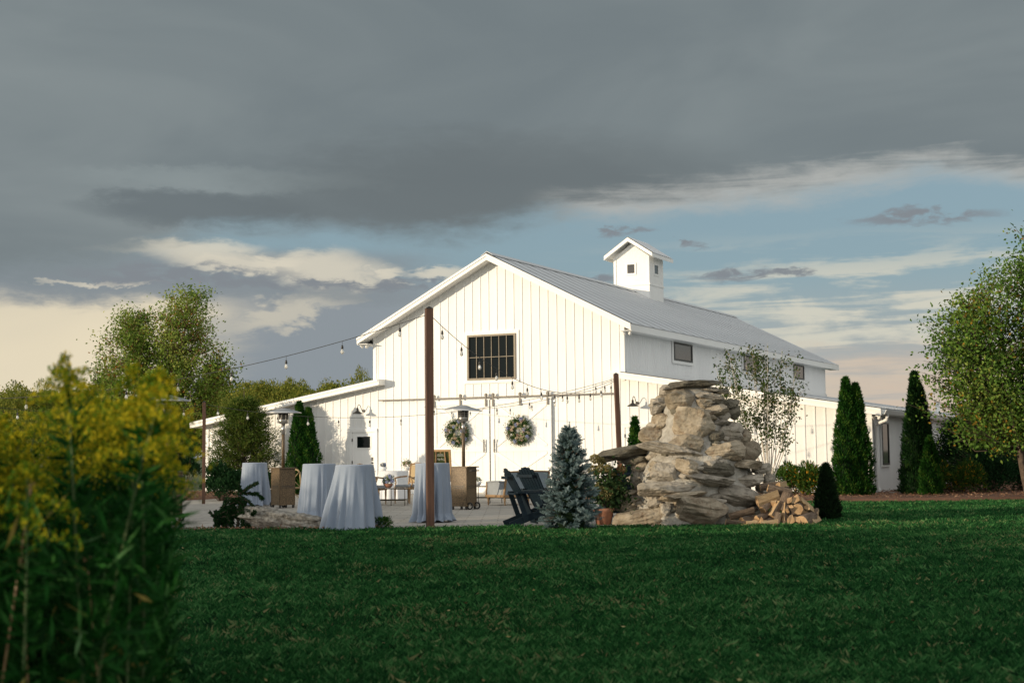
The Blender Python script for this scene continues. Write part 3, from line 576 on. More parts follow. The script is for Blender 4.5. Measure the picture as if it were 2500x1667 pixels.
# ------------------------------------------------------------ trees and plants
def tube_np(): return MB()
def tips_in(ells, n, rng, shell=.55):
    vol = np.array([e_[3]*e_[4]*e_[5] for e_ in ells])**.8; idx = rng.choice(len(ells), n, p=vol/vol.sum()); E_ = np.array(ells)[idx]
    d = unit(rng.normal(size=(n, 3))); r = ((shell+(1.06-shell)*rng.random(n)**.6)*np.where(rng.random(n) < .14, rng.uniform(1.05, 1.3, n), 1))[:, None]; return E_[:, :3]+d*r*E_[:, 3:6]
def crown_tree(name, base, label, limbs, ells, ntw, nleaf, lsize, lmat, bmat, seed, group=None, scatter=.16, cat='tree', trunk_r=.1, twig_r=.012, droop=.4, lw=.62):
    rng = np.random.default_rng(seed); t = empty(name, base, 0, label, cat, group)
    m_ = MB(); LP = []
    for li in limbs:
        k = len(li); pts = [Vector(p) for p in li]
        dense = []
        for i in range(k-1):
            for s in range(5): dense.append(pts[i].lerp(pts[i+1], s/5))
        dense.append(pts[-1]); dense = [p+Vector(rng.normal(size=3)*.02*min(1, i/4)) for i, p in enumerate(dense)]
        m_.tube(dense, [max(.012, trunk_r*(1-.85*i/len(dense))) for i in range(len(dense))], 7); LP += [(p, i/len(dense)) for i, p in enumerate(dense) if p.z > .25*ells[0][2]]
    LPa = np.array([list(p) for p, _ in LP]); T_ = tips_in(ells, ntw, rng)
    C_ = []; 
    for q in T_:
        d = q-LPa; dist = np.linalg.norm(d, axis=1)+np.where(d[:, 2] < .25*np.linalg.norm(d, axis=1), 3.0, 0); j = int(np.argmin(dist)); a = LPa[j]; ln_ = np.linalg.norm(q-a)
        mid = (a+q)/2+np.array([0, 0, -.08*ln_])+rng.normal(size=3)*.06*ln_
        pts = [a, (a+mid)/2, mid, (mid+q)/2+np.array([0, 0, .02]), q]; m_.tube(pts, [twig_r*1.6, twig_r*1.3, twig_r, twig_r*.7, twig_r*.35], 3, False)
        s = rng.uniform(.4, 1.04, nleaf)[:, None]; C_.append(np.where(s < .5, a+(mid-a)*s*2, mid+(q-mid)*(s*2-1))+rng.normal(size=(nleaf, 3))*scatter*np.array([1, 1, .8]))
    m_.build('trunk', bmat, t, True)
    C_ = np.concatenate(C_); n = len(C_); tint = np.clip(rng.normal(.45, .2, n)+.28*(np.sin(C_[:, 0]*2.1+C_[:, 2]*1.7)*np.sin(C_[:, 1]*1.9+C_[:, 2]*1.1)), 0, .86)
    hot = rng.random(n) < .055*(1+np.sin(C_[:, 0]*1.3+C_[:, 2]*2.0)); tint = np.where(hot, rng.uniform(.93, 1, n), tint)
    obj('crown', np_mesh('crown', leaf_quads(C_, rng, rng.uniform(.7, 1.25, n)*lsize, lsize*lw, None, .15, droop), 4, lmat, tint), t); return t
# big birch at the left, behind the wing
bx, by = W(400, 58), 58.0
crown_tree('birch_tree', (bx, by, 0), 'broad green and rust leaved birch rising behind the goldenrod at the left',
    [[(.3, 0, 0), (.2, 0, 2.0), (-.9, .2, 4.2), (-1.5, .1, 6.5)], [(.3, 0, 0), (.5, .1, 2.2), (.7, -.2, 4.8), (1.0, 0, 7.6)], [(.3, 0, 0), (1.2, 0, 2.6), (2.2, .2, 4.4)], [(.3, 0, 0), (-.6, -.4, 2.4), (-2.0, -.3, 3.6)]],
    [(-1.25, 0, 5.1, 1.6, 1.6, 2.2), (.75, 0, 5.7, 1.45, 1.7, 2.6), (-.1, 0, 3.9, 2.7, 2.2, 1.7), (2.0, 0, 4.7, 1.15, 1.3, 1.2), (-.2, 0, 2.4, 3.0, 2.0, 1.3), (1.35, 0, 7.0, .75, .8, 1.2), (-1.2, 0, 6.5, .75, .8, .9), (-.30, 0, 5.3, 1.1, 1.2, 1.9), (-2.2, 0, 4.3, .8, .9, 1.0)],
    1050, 46, .115, lf_birch, cin_bark, 21, scatter=.21, trunk_r=.13, twig_r=.014)
# river birch at the right edge
crown_tree('river_birch_tree', (12.45, 34.2, 0), 'large leafy river birch with peeling tan trunks at the right edge',
    [[(0, 0, 0), (.05, 0, 1.6), (.1, .1, 3.4), (.35, 0, 5.8)], [(-.12, 0, 0), (-.35, -.1, 1.5), (-.9, 0, 3.0), (-1.4, 0, 4.6)], [(.2, 0, 0), (.5, .1, 1.6), (1.1, 0, 3.6), (1.6, 0, 5.4)], [(.05, .1, 0), (-.1, .5, 1.8), (-.3, .9, 3.8)]],
    [(.1, 0, 4.3, 1.6, 1.7, 1.8), (-1.25, 0, 3.6, 1.2, 1.4, 1.3), (.6, 0, 5.2, 1.2, 1.3, 1.3), (-.9, 0, 2.4, 1.25, 1.2, .9), (1.3, 0, 3.0, 1.8, 1.7, 1.7), (.05, 0, 5.9, .5, .6, .7), (-1.8, 0, 3.1, .8, .9, .7), (-.7, -.3, 1.9, 1.3, .9, .7), (-1.9, 0, 4.2, .7, .6, .45), (-1.9, 0, 2.5, .8, .8, .7), (-1.3, -.3, 1.5, .9, .7, .4), (-2.1, 0, 3.5, .5, .5, .3)],
    820, 44, .095, lf_river, brown_bark, 22, scatter=.17, trunk_r=.10, twig_r=.011)
# young multi-stem birch behind the chimney
def young_birch(base, seed):
    rng = np.random.default_rng(seed); t = empty('young_birch_tree', base, 0, 'airy young birch with many thin pale stems right of the stone chimney', 'tree'); m_ = MB(); C_ = []
    for i in range(20):
        s = (i+.5)/20*2-1; tx = s*1.05+rng.normal()*.08; ty = rng.normal()*.45; tz = rng.uniform(2.5, 3.5)+.55*(1-abs(s+.1)); tz += .4 if i in (9, 12, 16) else 0
        tx -= .14; pts = [Vector((s*.08, 0, 0)), Vector((s*.14, ty*.1, .55+.2*rng.random())), Vector((tx*.45, ty*.4, tz*.42)), Vector((tx*.8, ty*.8, tz*.72)), Vector((tx, ty, tz))]
        m_.tube(pts, [.020, .015, .010, .006, .003], 5)
        for k in range(7):
            u = rng.uniform(.3, .95); a = np.array(pts[2].lerp(pts[4], (u-.3)/.7)); q = a+np.array([rng.normal()*.18+.1*s, rng.normal()*.18, rng.uniform(.12, .4)]); m_.tube([a, (a+q)/2, q], [.006, .004, .002], 3)
            v = rng.random(26)[:, None]; C_.append(a+(q-a)*v+rng.normal(size=(26, 3))*.06)
        v = rng.uniform(.15, 1, 26)[:, None]; C_.append(np.array(pts[2])+(np.array(pts[4])-np.array(pts[2]))*v+rng.normal(size=(26, 3))*.07)
    m_.build('stems', birch_bark, t, True); C_ = np.concatenate(C_); n = len(C_)
    obj('crown', np_mesh('crown', leaf_quads(C_, rng, rng.uniform(.055, .085, n), .045, None, .15, .8), 4, lf_young, np.clip(rng.normal(.45, .3, n), 0, 1)), t)
young_birch((W(1872, 34), 34.0, 0), 31)

def columnar(name, base, h, r, label, lmat, seed, n=9000, tops=((0, 0, 1.0),), cat='tree', group=None, spray=.10, belly=.3, stem=True):
    rng = np.random.default_rng(seed); t = empty(name, base, 0, label, cat, group)
    prof = lambda u: np.power(np.clip(1-u, 0, 1), .52)*(.80+.28*np.exp(-((u-belly)/.35)**2))*np.clip(u*9+.65, 0, 1)
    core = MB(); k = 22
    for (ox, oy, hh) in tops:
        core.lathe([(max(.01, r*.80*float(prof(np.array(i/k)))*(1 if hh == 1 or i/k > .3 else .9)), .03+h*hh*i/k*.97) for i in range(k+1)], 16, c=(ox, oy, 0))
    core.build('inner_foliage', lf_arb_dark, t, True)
    P = []; D = []; per = n//len(tops)
    for (ox, oy, hh) in tops:
        u = rng.random(per)**1.15; a = rng.uniform(0, 2*np.pi, per); lump = 1+.10*np.sin(a*3+u*14+seed)+.08*np.sin(a*7-u*29+1)+.06*np.sin(a*2+u*47)+.07*rng.normal(size=per)
        rr = r*prof(u)*lump*(.88+.14*rng.random(per)); P.append(np.c_[ox+rr*np.cos(a), oy+rr*np.sin(a), u*h*hh*.97+.02])
        D.append(np.c_[np.cos(a)*.55, np.sin(a)*.55, .75+0*a]+rng.normal(size=(per, 3))*.28)
    P = np.concatenate(P); D = np.concatenate(D); m = len(P)
    lp = .5+.25*np.sin(P[:, 0]*19+P[:, 2]*9)+.2*rng.normal(size=m)
    obj('foliage', np_mesh('foliage', leaf_quads(P, rng, rng.uniform(.6, 1.25, m)*spray, spray*.30, D, .1), 4, lmat, np.clip(lp, 0, 1)), t)
    if stem: MB().tube([(0, 0, -.05), (0, 0, h*.5)], .04, 6).build('trunk', brown_bark, t)
    return t
columnar('arborvitae', (W(2077, 36.8), 36.8, 0), 3.15, .40, 'tall green columnar arborvitae nearest the lit wall corner', lf_arb, 41, 19000, ((-.10, 0, 1.0), (.16, .05, .95)))
columnar('arborvitae', (W(2236, 37.0), 37.0, 0), 3.30, .41, 'tall shade-darkened columnar arborvitae in front of the ribbed side wall', lf_arb_shaded, 42, 19000, ((0, 0, 1.0), (.12, .05, .9)))
columnar('arborvitae', (W(2268, 36.4), 36.4, 0), 1.55, .27, 'short green arborvitae tucked against the tall dark one', lf_arb, 43, 4000)
columnar('arborvitae', (W(2014, 25.2), 25.2, 0), .98, .21, 'small nearly black conical arborvitae right of the firewood', lf_arb_dark, 44, 5000, spray=.07)
tp_ = BL(-10.55, -1.42); columnar('arborvitae', (tp_.x, tp_.y, 0), 3.0, .43, 'green twin topped arborvitae in front of the left wing', lf_arb, 45, 16000, ((-.12, 0, 1.0), (.17, 0, .93)))
columnar('arborvitae', (W(1551, 36.5), 36.5, 0), 2.15, .27, 'slim green arborvitae beside the door behind the stone chimney', lf_arb, 46, 4000)

def bushy_conifer(base, h, r, label, seed, name='hemlock_tree', n_br=600, lm=lf_hem):
    rng = np.random.default_rng(seed); t = empty(name, base, 0, label, 'tree'); m_ = MB(); m_.tube([(0, 0, -.05), (.02, 0, h*.5), (0, 0, h*.96)], [.07, .04, .008], 7); P = []; D = []
    for i in range(n_br):
        u = rng.random()**.85; a = rng.uniform(0, 2*math.pi); z0 = .04*h+u*h*.9; ln_ = r*(1-u)**.6*rng.uniform(.75, 1.12)*(1 if u > .12 else .8)+.12; dz = ln_*rng.uniform(.15, .75)
        a0 = np.array([0, 0, z0*.9]); q = np.array([math.cos(a)*ln_, math.sin(a)*ln_, z0*.9+dz]); mid = (a0+q)/2+np.array([0, 0, -.05*ln_]); m_.tube([a0, mid, q], [.012, .007, .003], 3, False)
        k = 60; s = rng.uniform(.25, 1.05, k)[:, None]; c0 = np.where(s < .5, a0+(mid-a0)*2*s, mid+(q-mid)*(2*s-1)); P.append(c0+rng.normal(size=(k, 3))*.05); D.append(np.tile(unit(q-mid), (k, 1))+rng.normal(size=(k, 3))*.55)
    m_.build('trunk', brown_bark, t, True); P = np.concatenate(P); D = np.concatenate(D); n = len(P)
    obj('foliage', np_mesh('foliage', leaf_quads(P, rng, rng.uniform(.06, .17, n), .022, D, .1), 4, lm, np.clip(rng.normal(.4, .25, n), 0, 1)), t); return t
bushy_conifer((W(598, 46.2), 46.2, 0), 3.5, 1.22, 'wide feathery green hemlock in front of the left wing end', 51)
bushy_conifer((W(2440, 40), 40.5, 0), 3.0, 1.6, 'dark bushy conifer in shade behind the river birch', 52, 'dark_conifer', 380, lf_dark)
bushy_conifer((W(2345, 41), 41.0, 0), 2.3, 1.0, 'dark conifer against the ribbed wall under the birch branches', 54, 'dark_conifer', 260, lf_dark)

def blob_shrub(name, base, rx, ry, h, label, lmat, seed, n=5000, ls=.07, lw=.5, up=.8, cat='shrub', clumps=26, group=None):
    rng = np.random.default_rng(seed); t = empty(name, base, 0, label, cat, group); m_ = MB(); P = []; D = []
    for i in range(clumps):
        a = rng.uniform(0, 2*math.pi); s = rng.random()**.5; cz = h*(.30+.52*rng.random())*(1-.25*s*s); c0 = np.array([math.cos(a)*rx*s*.78, math.sin(a)*ry*s*.78, cz]); rr = .24*max(rx, ry)*rng.uniform(.8, 1.25)+.03
        m_.tube([(c0[0]*.15, c0[1]*.15, -.02), tuple(c0*[.7, .7, .55]), tuple(c0)], [.014, .010, .004], 4)
        k = n//clumps; d = unit(rng.normal(size=(k, 3))+np.array([0, 0, .35])); q = c0+d*rr*(.45+.6*rng.random((k, 1))); q[:, 2] = np.clip(q[:, 2], .03, h); P.append(q); D.append(d+np.array([0, 0, up])+rng.normal(size=(k, 3))*.5)
    m_.build('branches', brown_bark, t); P = np.concatenate(P); D = np.concatenate(D); m = len(P); ti = np.clip(rng.normal(.4, .25, m), 0, .86); ti = np.where(rng.random(m) < .09, rng.uniform(.89, 1, m), ti)
    obj('foliage', np_mesh('foliage', leaf_quads(P, rng, rng.uniform(.7, 1.3, m)*ls, ls*lw, D), 4, lmat, ti), t); return t
blob_shrub('rhododendron', (W(1950, 36.9), 37.0, 0), .78, .55, .98, 'rounded green shrub with orange leaves right of the firewood', lf_shrub, 61, 4600, .11, .32)
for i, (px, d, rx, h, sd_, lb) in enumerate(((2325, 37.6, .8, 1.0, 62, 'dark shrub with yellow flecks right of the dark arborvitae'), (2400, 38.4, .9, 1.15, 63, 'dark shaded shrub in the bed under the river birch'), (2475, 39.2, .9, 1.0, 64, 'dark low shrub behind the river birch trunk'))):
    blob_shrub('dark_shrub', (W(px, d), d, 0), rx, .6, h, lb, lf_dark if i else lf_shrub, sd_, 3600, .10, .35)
blob_shrub('laurel_shrub', (W(545, 40), 40.0, 0), .75, .6, 1.15, 'dark green laurel shrub at the foot of the slim left post', lf_dark, 65, 3600, .10, .4)
blob_shrub('laurel_shrub', (W(620, 41), 41.0, 0), .8, .6, .95, 'dark green laurel shrub under the feathery hemlock', lf_dark, 66, 3600, .10, .4)
blob_shrub('laurel_shrub', (W(447, 42), 42.0, 0), .62, .6, 2.55, 'dark laurel shrub left of the slim post behind the goldenrod', lf_dark, 67, 3600, .10, .4)
blob_shrub('creeping_juniper', (W(922, 23.9), 23.95, 0), .29, .2, .17, 'low dark green mound at the foot of the front blue table', lf_arb, 68, 2600, .045, .3, .3, clumps=22)

# weeping spruce left of the kerb stone
def weeping_spruce(base, seed):
    rng = np.random.default_rng(seed); t = empty('weeping_spruce', base, 0, 'small dark weeping spruce on the mulch beside the kerb stone', 'shrub'); m_ = MB(); P = []; D = []
    br = [[(0, 0, 0), (.02, 0, .3), (.05, 0, .62), (.02, 0, .80)], [(.05, 0, .6), (.2, 0, .70), (.36, 0, .78)], [(.05, 0, .6), (.22, .0, .60), (.36, 0, .58), (.40, 0, .50)], [(.05, 0, .55), (.2, 0, .45), (.3, 0, .30), (.33, 0, .18)], [(.03, 0, .5), (-.15, 0, .50), (-.26, 0, .36), (-.3, 0, .26)],
          [(0, 0, .3), (-.15, 0, .36), (-.28, 0, .22), (-.36, 0, .06)], [(0, 0, .3), (.15, 0, .32), (.28, 0, .24), (.40, 0, .30)], [(.2, 0, .3), (.36, 0, .32), (.5, 0, .22), (.54, 0, .14)], [(0, 0, .25), (-.2, 0, .2), (-.32, 0, .12), (-.40, 0, .30)], [(0, 0, .2), (-.1, 0, .25), (-.2, 0, .12), (-.25, 0, .02)],
          [(0, 0, .2), (.1, 0, .2), (.15, 0, .1), (.17, 0, .02)], [(0, 0, .5), (.1, 0, .42), (.12, 0, .25), (.1, 0, .05)], [(0, 0, .5), (-.08, 0, .42), (-.12, 0, .25), (-.12, 0, .05)]]
    for i, b in enumerate(br+br[4:]+br[9:]+br[9:]+br[5:6]*3+br[7:]):
        y = rng.normal()*.15 if i else 0; pts = [np.array([p[0]+rng.normal()*(.015 if i < 13 else .05), y*j/3, p[2]]) for j, p in enumerate(b)]; m_.tube(pts, [.018, .012, .008, .005][:len(pts)], 5)
        for j in range(len(pts)-1):
            k = 170; s = rng.random(k)[:, None]; c0 = pts[j]+(pts[j+1]-pts[j])*s; ax = unit(pts[j+1]-pts[j]); dd_ = rng.normal(size=(k, 3)); dd_ -= (dd_@ax)[:, None]*ax; P.append(c0); D.append(unit(dd_)+ax*.7)
    m_.build('branches', brown_bark, t); P = np.concatenate(P); D = np.concatenate(D); n = len(P)
    obj('needles', np_mesh('needles', leaf_quads(P, rng, rng.uniform(.03, .07, n), .016, D), 4, lf_dark, rng.random(n)), t)
weeping_spruce((W(583, 24.2), 24.2, 0), 71)

# blue spruce in front of the chairs
def blue_spruce(base, h, seed):
    rng = np.random.default_rng(seed); t = empty('blue_spruce', base, 0, 'silvery blue spruce with stubby needled shoots beside the dark chairs', 'tree')
    m_ = MB(); m_.tube([(0, 0, -.05), (0, 0, h)], [.05, .006], 7)
    n = 60; a = rng.uniform(0, 2*np.pi, n); s = rng.random(n); D = np.c_[np.cos(a), np.sin(a), .5+.5*s]; P = np.c_[np.zeros((n, 2)), s*.06]
    V0 = leaf_quads(P, rng, rng.uniform(.020, .028, n), .0038, D, .05).reshape(n, 4, 3)          # one shoot along +z
    V0 = np.concatenate([V0, leaf_quads(np.c_[np.zeros((14, 2)), np.full(14, .06)], rng, .024, .004, np.c_[rng.normal(size=(14, 2))*.5, np.ones(14)]).reshape(14, 4, 3)])
    out = []; tint = []
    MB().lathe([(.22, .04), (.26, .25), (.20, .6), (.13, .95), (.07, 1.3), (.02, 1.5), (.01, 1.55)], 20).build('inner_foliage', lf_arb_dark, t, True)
    for i in range(400):
        u = rng.random()**1.05; ang = rng.uniform(0, 2*math.pi); ln_ = ((1-u)**.82*.52*min(1, .84+u)+.02)*rng.uniform(.72, 1.10); z0 = .04+u*h*.93; rise = (.10+.55*u)*ln_+rng.normal()*.02
        a0 = np.array([0, 0, z0]); q_ = np.array([math.cos(ang)*ln_, math.sin(ang)*ln_, z0+rise-.10*ln_*(1-u)]); m_.tube([a0, q_], [.010, .004], 3, False); ax = unit(q_-a0)
        for j in range(int(5+ln_*26)):
            s2 = 1-rng.random()**1.5*.72 if j else 1.0; c0 = a0+(q_-a0)*s2+rng.normal(size=3)*.012; sd_ = rng.normal(size=3); sd_[2] = abs(sd_[2])*.5; d = Vector(ax*(1.0 if j < 2 else .55)+unit(sd_)*(.15 if j < 2 else .75)).normalized(); Q_ = np.array(d.to_track_quat('Z', 'Y').to_matrix()); s_ = rng.uniform(.75, 1.15)*(1.15 if j < 2 else 1)
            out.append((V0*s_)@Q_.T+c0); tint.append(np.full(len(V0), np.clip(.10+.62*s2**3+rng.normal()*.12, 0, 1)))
    for dx_, zz in ((0, 0), (.0, .05), (0, .10), (-.03, -.08), (.035, -.05), (.05, -.14), (-.05, -.16)):
        out.append(V0*1.2+np.array([dx_, 0, h-.12+zz])); tint.append(np.full(len(V0), .7))
    m_.build('trunk', brown_bark, t)
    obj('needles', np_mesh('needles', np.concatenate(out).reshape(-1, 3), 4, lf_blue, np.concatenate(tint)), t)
blue_spruce((W(1391, 22.9), 22.9, 0), 1.66, 81)

# potted hydrangea
def hydrangea(base, seed):
    rng = np.random.default_rng(seed); t = empty('potted_hydrangea', base, 0, 'hydrangea with fading tan flower heads in a terracotta pot left of the stone chimney', 'potted plant')
    MB().lathe([(0, 0), (.13, 0), (.17, .22), (.19, .23), (.19, .28), (.165, .28), (.16, .24), (0, .24)], 28, c=(-.06, 0, 0)).build('pot', terracotta, t, True)
    m_ = MB(); heads = [(-.20, -.05, 1.12, .085), (-.09, 0, 1.08, .07), (-.23, .02, .93, .09), (-.10, -.04, .95, .08), (.02, -.1, .96, .07), (.25, 0, .94, .08), (.10, 0, .86, .05), (-.02, -.18, .53, .125), (-.15, -.1, .62, .10), (.18, -.05, .62, .06), (.2, .1, .75, .06)]
    for hx, hy, hz, hr in heads: m_.tube([(-.05, 0, .2), (hx*.5, hy*.5, hz*.6), (hx, hy, hz)], [.008, .006, .005], 5)
    m_.build('stems', brown_bark, t)
    for hx, hy, hz, hr in heads:
        k = 420; d = unit(rng.normal(size=(k, 3))); q = np.array([hx, hy, hz])+d*hr*np.array([1, 1, .9])*(.75+.3*rng.random((k, 1))); ti = np.clip(rng.normal(.45, .2, k), 0, .75) if hx < .22 else np.clip(rng.normal(.85, .15, k), 0, 1)
        obj('flower_head', np_mesh('flower_head', leaf_quads(q, rng, .026, .024, rng.normal(size=(k, 3))), 4, hyd_fl, ti), t)
    P = rng.normal(size=(1500, 3))*np.array([.17, .15, .20])+np.array([.02, 0, .58]); P = P[P[:, 2] > .22]; obj('foliage', np_mesh('foliage', leaf_quads(P, rng, rng.uniform(.05, .10, len(P)), .045, None, .1, .3), 4, lf_hyd, rng.random(len(P))), t)
hydrangea((W(1480, 24.6), 24.6, 0), 91)

# far woods and shrubs
def far_tree(name, base, h, r, label, seed, me_cache={}, group=None, lm=None):
    key = seed % 4
    if (key, lm) not in me_cache:
        rng = np.random.default_rng(900+key); P = []
        for i in range(46):
            d = unit(rng.normal(size=3)); s = rng.random()**.35; c0 = np.array([d[0]*s*.78, d[1]*s*.78, .60+d[2]*s*.30]); rr = .20*rng.uniform(.7, 1.2); k = 210
            q = c0+unit(rng.normal(size=(k, 3))+np.array([0, 0, .4]))*rr*(.6+.5*rng.random((k, 1)))*np.array([1, 1, .5]); P.append(q)
        P = np.concatenate(P); n = len(P)
        cl_ = np_mesh('crown', leaf_quads(P, rng, rng.uniform(.018, .036, n), .022), 4, lm or lf_wood, np.clip(rng.normal(.45, .25, n), 0, 1))
        tr = MB().tube([(0, 0, 0), (.02, 0, .3), (0, 0, .75)], [.03, .02, .008], 6); [tr.tube([(0, 0, .3+.05*i), (.35*math.cos(i*2.4), .35*math.sin(i*2.4), .55+.04*i)], [.012, .004], 4) for i in range(7)]
        me_cache[(key, lm)] = (cl_, tr.mesh('trunk', brown_bark))
    cm, tm = me_cache[(key, lm)]; t = empty(name, base, (seed*1.7) % 6.28, label, 'tree', group)
    inst(cm, 'crown', t, (0, 0, 0), (0, 0, 0), (r, r, h)); inst(tm, 'trunk', t, (0, 0, 0), (0, 0, 0), (r, r, h)); return t
rnd = random.Random(5)
def row(x0, x1, n, d0, d1, y_top0, y_top1, lab, grp, r0=3.2, r1=5.0, lm=None, nm='woodland_tree'):
    for i in range(n):
        px = x0+(x1-x0)*(i+.5)/n+rnd.uniform(-6, 6); d = rnd.uniform(d0, d1); yt = y_top0+(y_top1-y_top0)*(i+.5)/n+rnd.uniform(-8, 8); h = (1118-yt)/F*d+CAM_H
        far_tree(nm, (W(px, d), d, 0), h, rnd.uniform(r0, r1), lab, rnd.randrange(100), group=grp, lm=lm)
row(-60, 260, 10, 105, 130, 930, 925, 'olive green tree in the wood beyond the goldenrod at the left', 'wood left of the birch')
row(560, 900, 13, 110, 135, 922, 925, 'olive green tree in the far wood above the left wing roof', 'far wood behind the left wing')
row(520, 800, 8, 68, 80, 968, 962, 'lower yellow green tree growing before the far wood', 'nearer trees behind the left wing', 2.2, 3.2)
row(60, 420, 7, 62, 75, 985, 960, 'leafy green tree standing behind the birch', 'trees around the birch', 2.2, 3.2)
row(2300, 2560, 5, 60, 75, 1040, 1030, 'dark green tree behind the river birch', 'trees behind the river birch', 2.5, 3.5)
far_tree('slender_tree', (W(895, 72), 72.0, 0), (1116-883)/F*72+CAM_H, 1.1, 'small open crowned tree just behind the left gable edge', 3)
# unseen trees added at the left, heights set to shade lawn and patio
for i in range(50):
    y = -22+i*1.0; hh = (4.5 if y < -3 else 5.1 if y < 8 else 3.9 if y < 19 else 4.3)+rnd.uniform(-.25, .25)
    far_tree('unseen_shade_tree', (-27+(i % 2)*1.6+rnd.uniform(-.5, .5)-.10*y, y, 0), hh, rnd.uniform(1.7, 2.2), 'unseen leafy tree added left of the lawn to shade it', rnd.randrange(100), group='unseen trees added to shade the lawn')

# goldenrod thicket close to the camera
def goldenrod_meshes(seed):
    rng = np.random.default_rng(seed); H_ = 1.0; bend = rng.normal(size=2)*.07; cv = lambda s: np.c_[bend[0]*s**2, bend[1]*s**2, s]
    st = MB().tube([tuple(cv(np.array([s]))[0]) for s in np.linspace(0, 1, 8)], [.005, .005, .0045, .004, .0035, .003, .0025, .0015], 5).mesh('stem', gr_stem)
    n = 290; s = rng.uniform(.05, .90, n); P = cv(s); a = rng.uniform(0, 2*np.pi, n); D = np.c_[np.cos(a), np.sin(a), rng.uniform(-.1, .9, n)]
    V1 = leaf_quads(P, rng, rng.uniform(.035, .085, n), .010, D, .1); ti = np.clip(rng.normal(.45, .2, n), 0, .9); ti = np.where((s < .45) & (rng.random(n) < .08), 1.0, ti); lv = np_mesh('leaves', V1, 4, gr_leaf, ti)
    P = []; D = []
    for i in range(34):
        u = rng.random()**.8; b = cv(np.array([.79+.205*u]))[0]; a = rng.uniform(0, 2*math.pi); ln_ = .17*(1-u)**.85+.012; k = 40; q = np.linspace(.08, 1, k)[:, None]
        c0 = b+np.array([math.cos(a), math.sin(a), 0])*ln_*q+np.array([0, 0, 1])*ln_*(q*.85-.75*q**2)+rng.normal(size=(k, 3))*.0045; P.append(c0); D.append(rng.normal(size=(k, 3))+np.array([0, 0, 1.2]))
    P = np.concatenate(P); D = np.concatenate(D); n = len(P); pl = np_mesh('flower_plume', leaf_quads(P, rng, rng.uniform(.007, .013, n), .006, D), 4, gr_plume, np.clip(rng.random(n)*.9-(.22 if seed % 2 == 0 else .0)+.07, 0, 1))
    return st, lv, pl
gms = [goldenrod_meshes(100+i) for i in range(6)]
rnd = random.Random(8)
def gh(xr):   # height of the thicket against bearing (x/y)
    pts = [(-.9, 1.5), (-.42, 1.38), (-.345, 1.40), (-.335, 1.44), (-.318, 1.56), (-.295, 1.60), (-.275, 1.54), (-.25, 1.50), (-.235, 1.42), (-.222, 1.28), (-.2, 1.1)]
    for (a, b), (c_, d) in zip(pts, pts[1:]):
        if a <= xr <= c_: return b+(d-b)*(xr-a)/(c_-a)
    return 1.45
cnt = 0
while cnt < 250:
    y = rnd.uniform(3.9, 7.2); x = rnd.uniform(-3.9, -.8); xr = x/y
    if xr > -.232-.004*rnd.random()*8: continue
    h = gh(xr)*(1-(.17 if y < 4.9 else .30)*rnd.random()**1.2)
    cnt += 1; st, lv, pl = gms[cnt % 6]
    t = empty('goldenrod', (x, y, 0), rnd.uniform(0, 6.28), 'tall goldenrod stem with yellow plume in the thicket at the left', 'goldenrod', 'goldenrod thicket at the left')
    t.scale = (1.25, 1.25, h); t.rotation_euler[0] = rnd.uniform(-.07, .07); t.rotation_euler[1] = rnd.uniform(-.07, .09)
    inst(st, 'stem', t); inst(lv, 'leaves', t); inst(pl, 'flower_plume', t)
# tangled undergrowth and dry stalks at its foot
rng = np.random.default_rng(77); P = np.c_[rng.uniform(-3.6, -.85, 34000), rng.uniform(3.8, 7, 34000), rng.uniform(0, 1.0, 34000)*1.08]
P = P[(P[:, 0]/P[:, 1] < -.236-.0*P[:, 2])]; n = len(P)
tag(obj('undergrowth', np_mesh('undergrowth', leaf_quads(P, rng, rng.uniform(.05, .12, n), .013, rng.normal(size=(n, 3))*.6+np.array([0, 0, .6])), 4, gr_leaf, np.clip(rng.normal(.4, .25, n), 0, 1))), 'tangle of dark green leaves and dry stalks at the foot of the goldenrod', kind='stuff')
for i in range(14):
    x = rnd.uniform(-2.6, -1.15); y = rnd.uniform(3.9, 4.8)
    if x/y > -.25: continue
    m_ = MB(); h = rnd.uniform(.7, 1.15); dx = rnd.uniform(-.15, .15); m_.tube([(0, 0, 0), (dx*.4, 0, h*.5), (dx, 0, h)], [.005, .004, .003], 5); m_.lathe([(0, -.015), (.011, -.008), (.014, .004), (.009, .014), (0, .018)], 8, c=(dx, 0, h))
    tag(m_.build('dry_stalk', oak, None, loc=(x, y, 0)), 'dry tan stalk standing among the goldenrod', 'dry stalk', 'dry stalks in the goldenrod thicket')

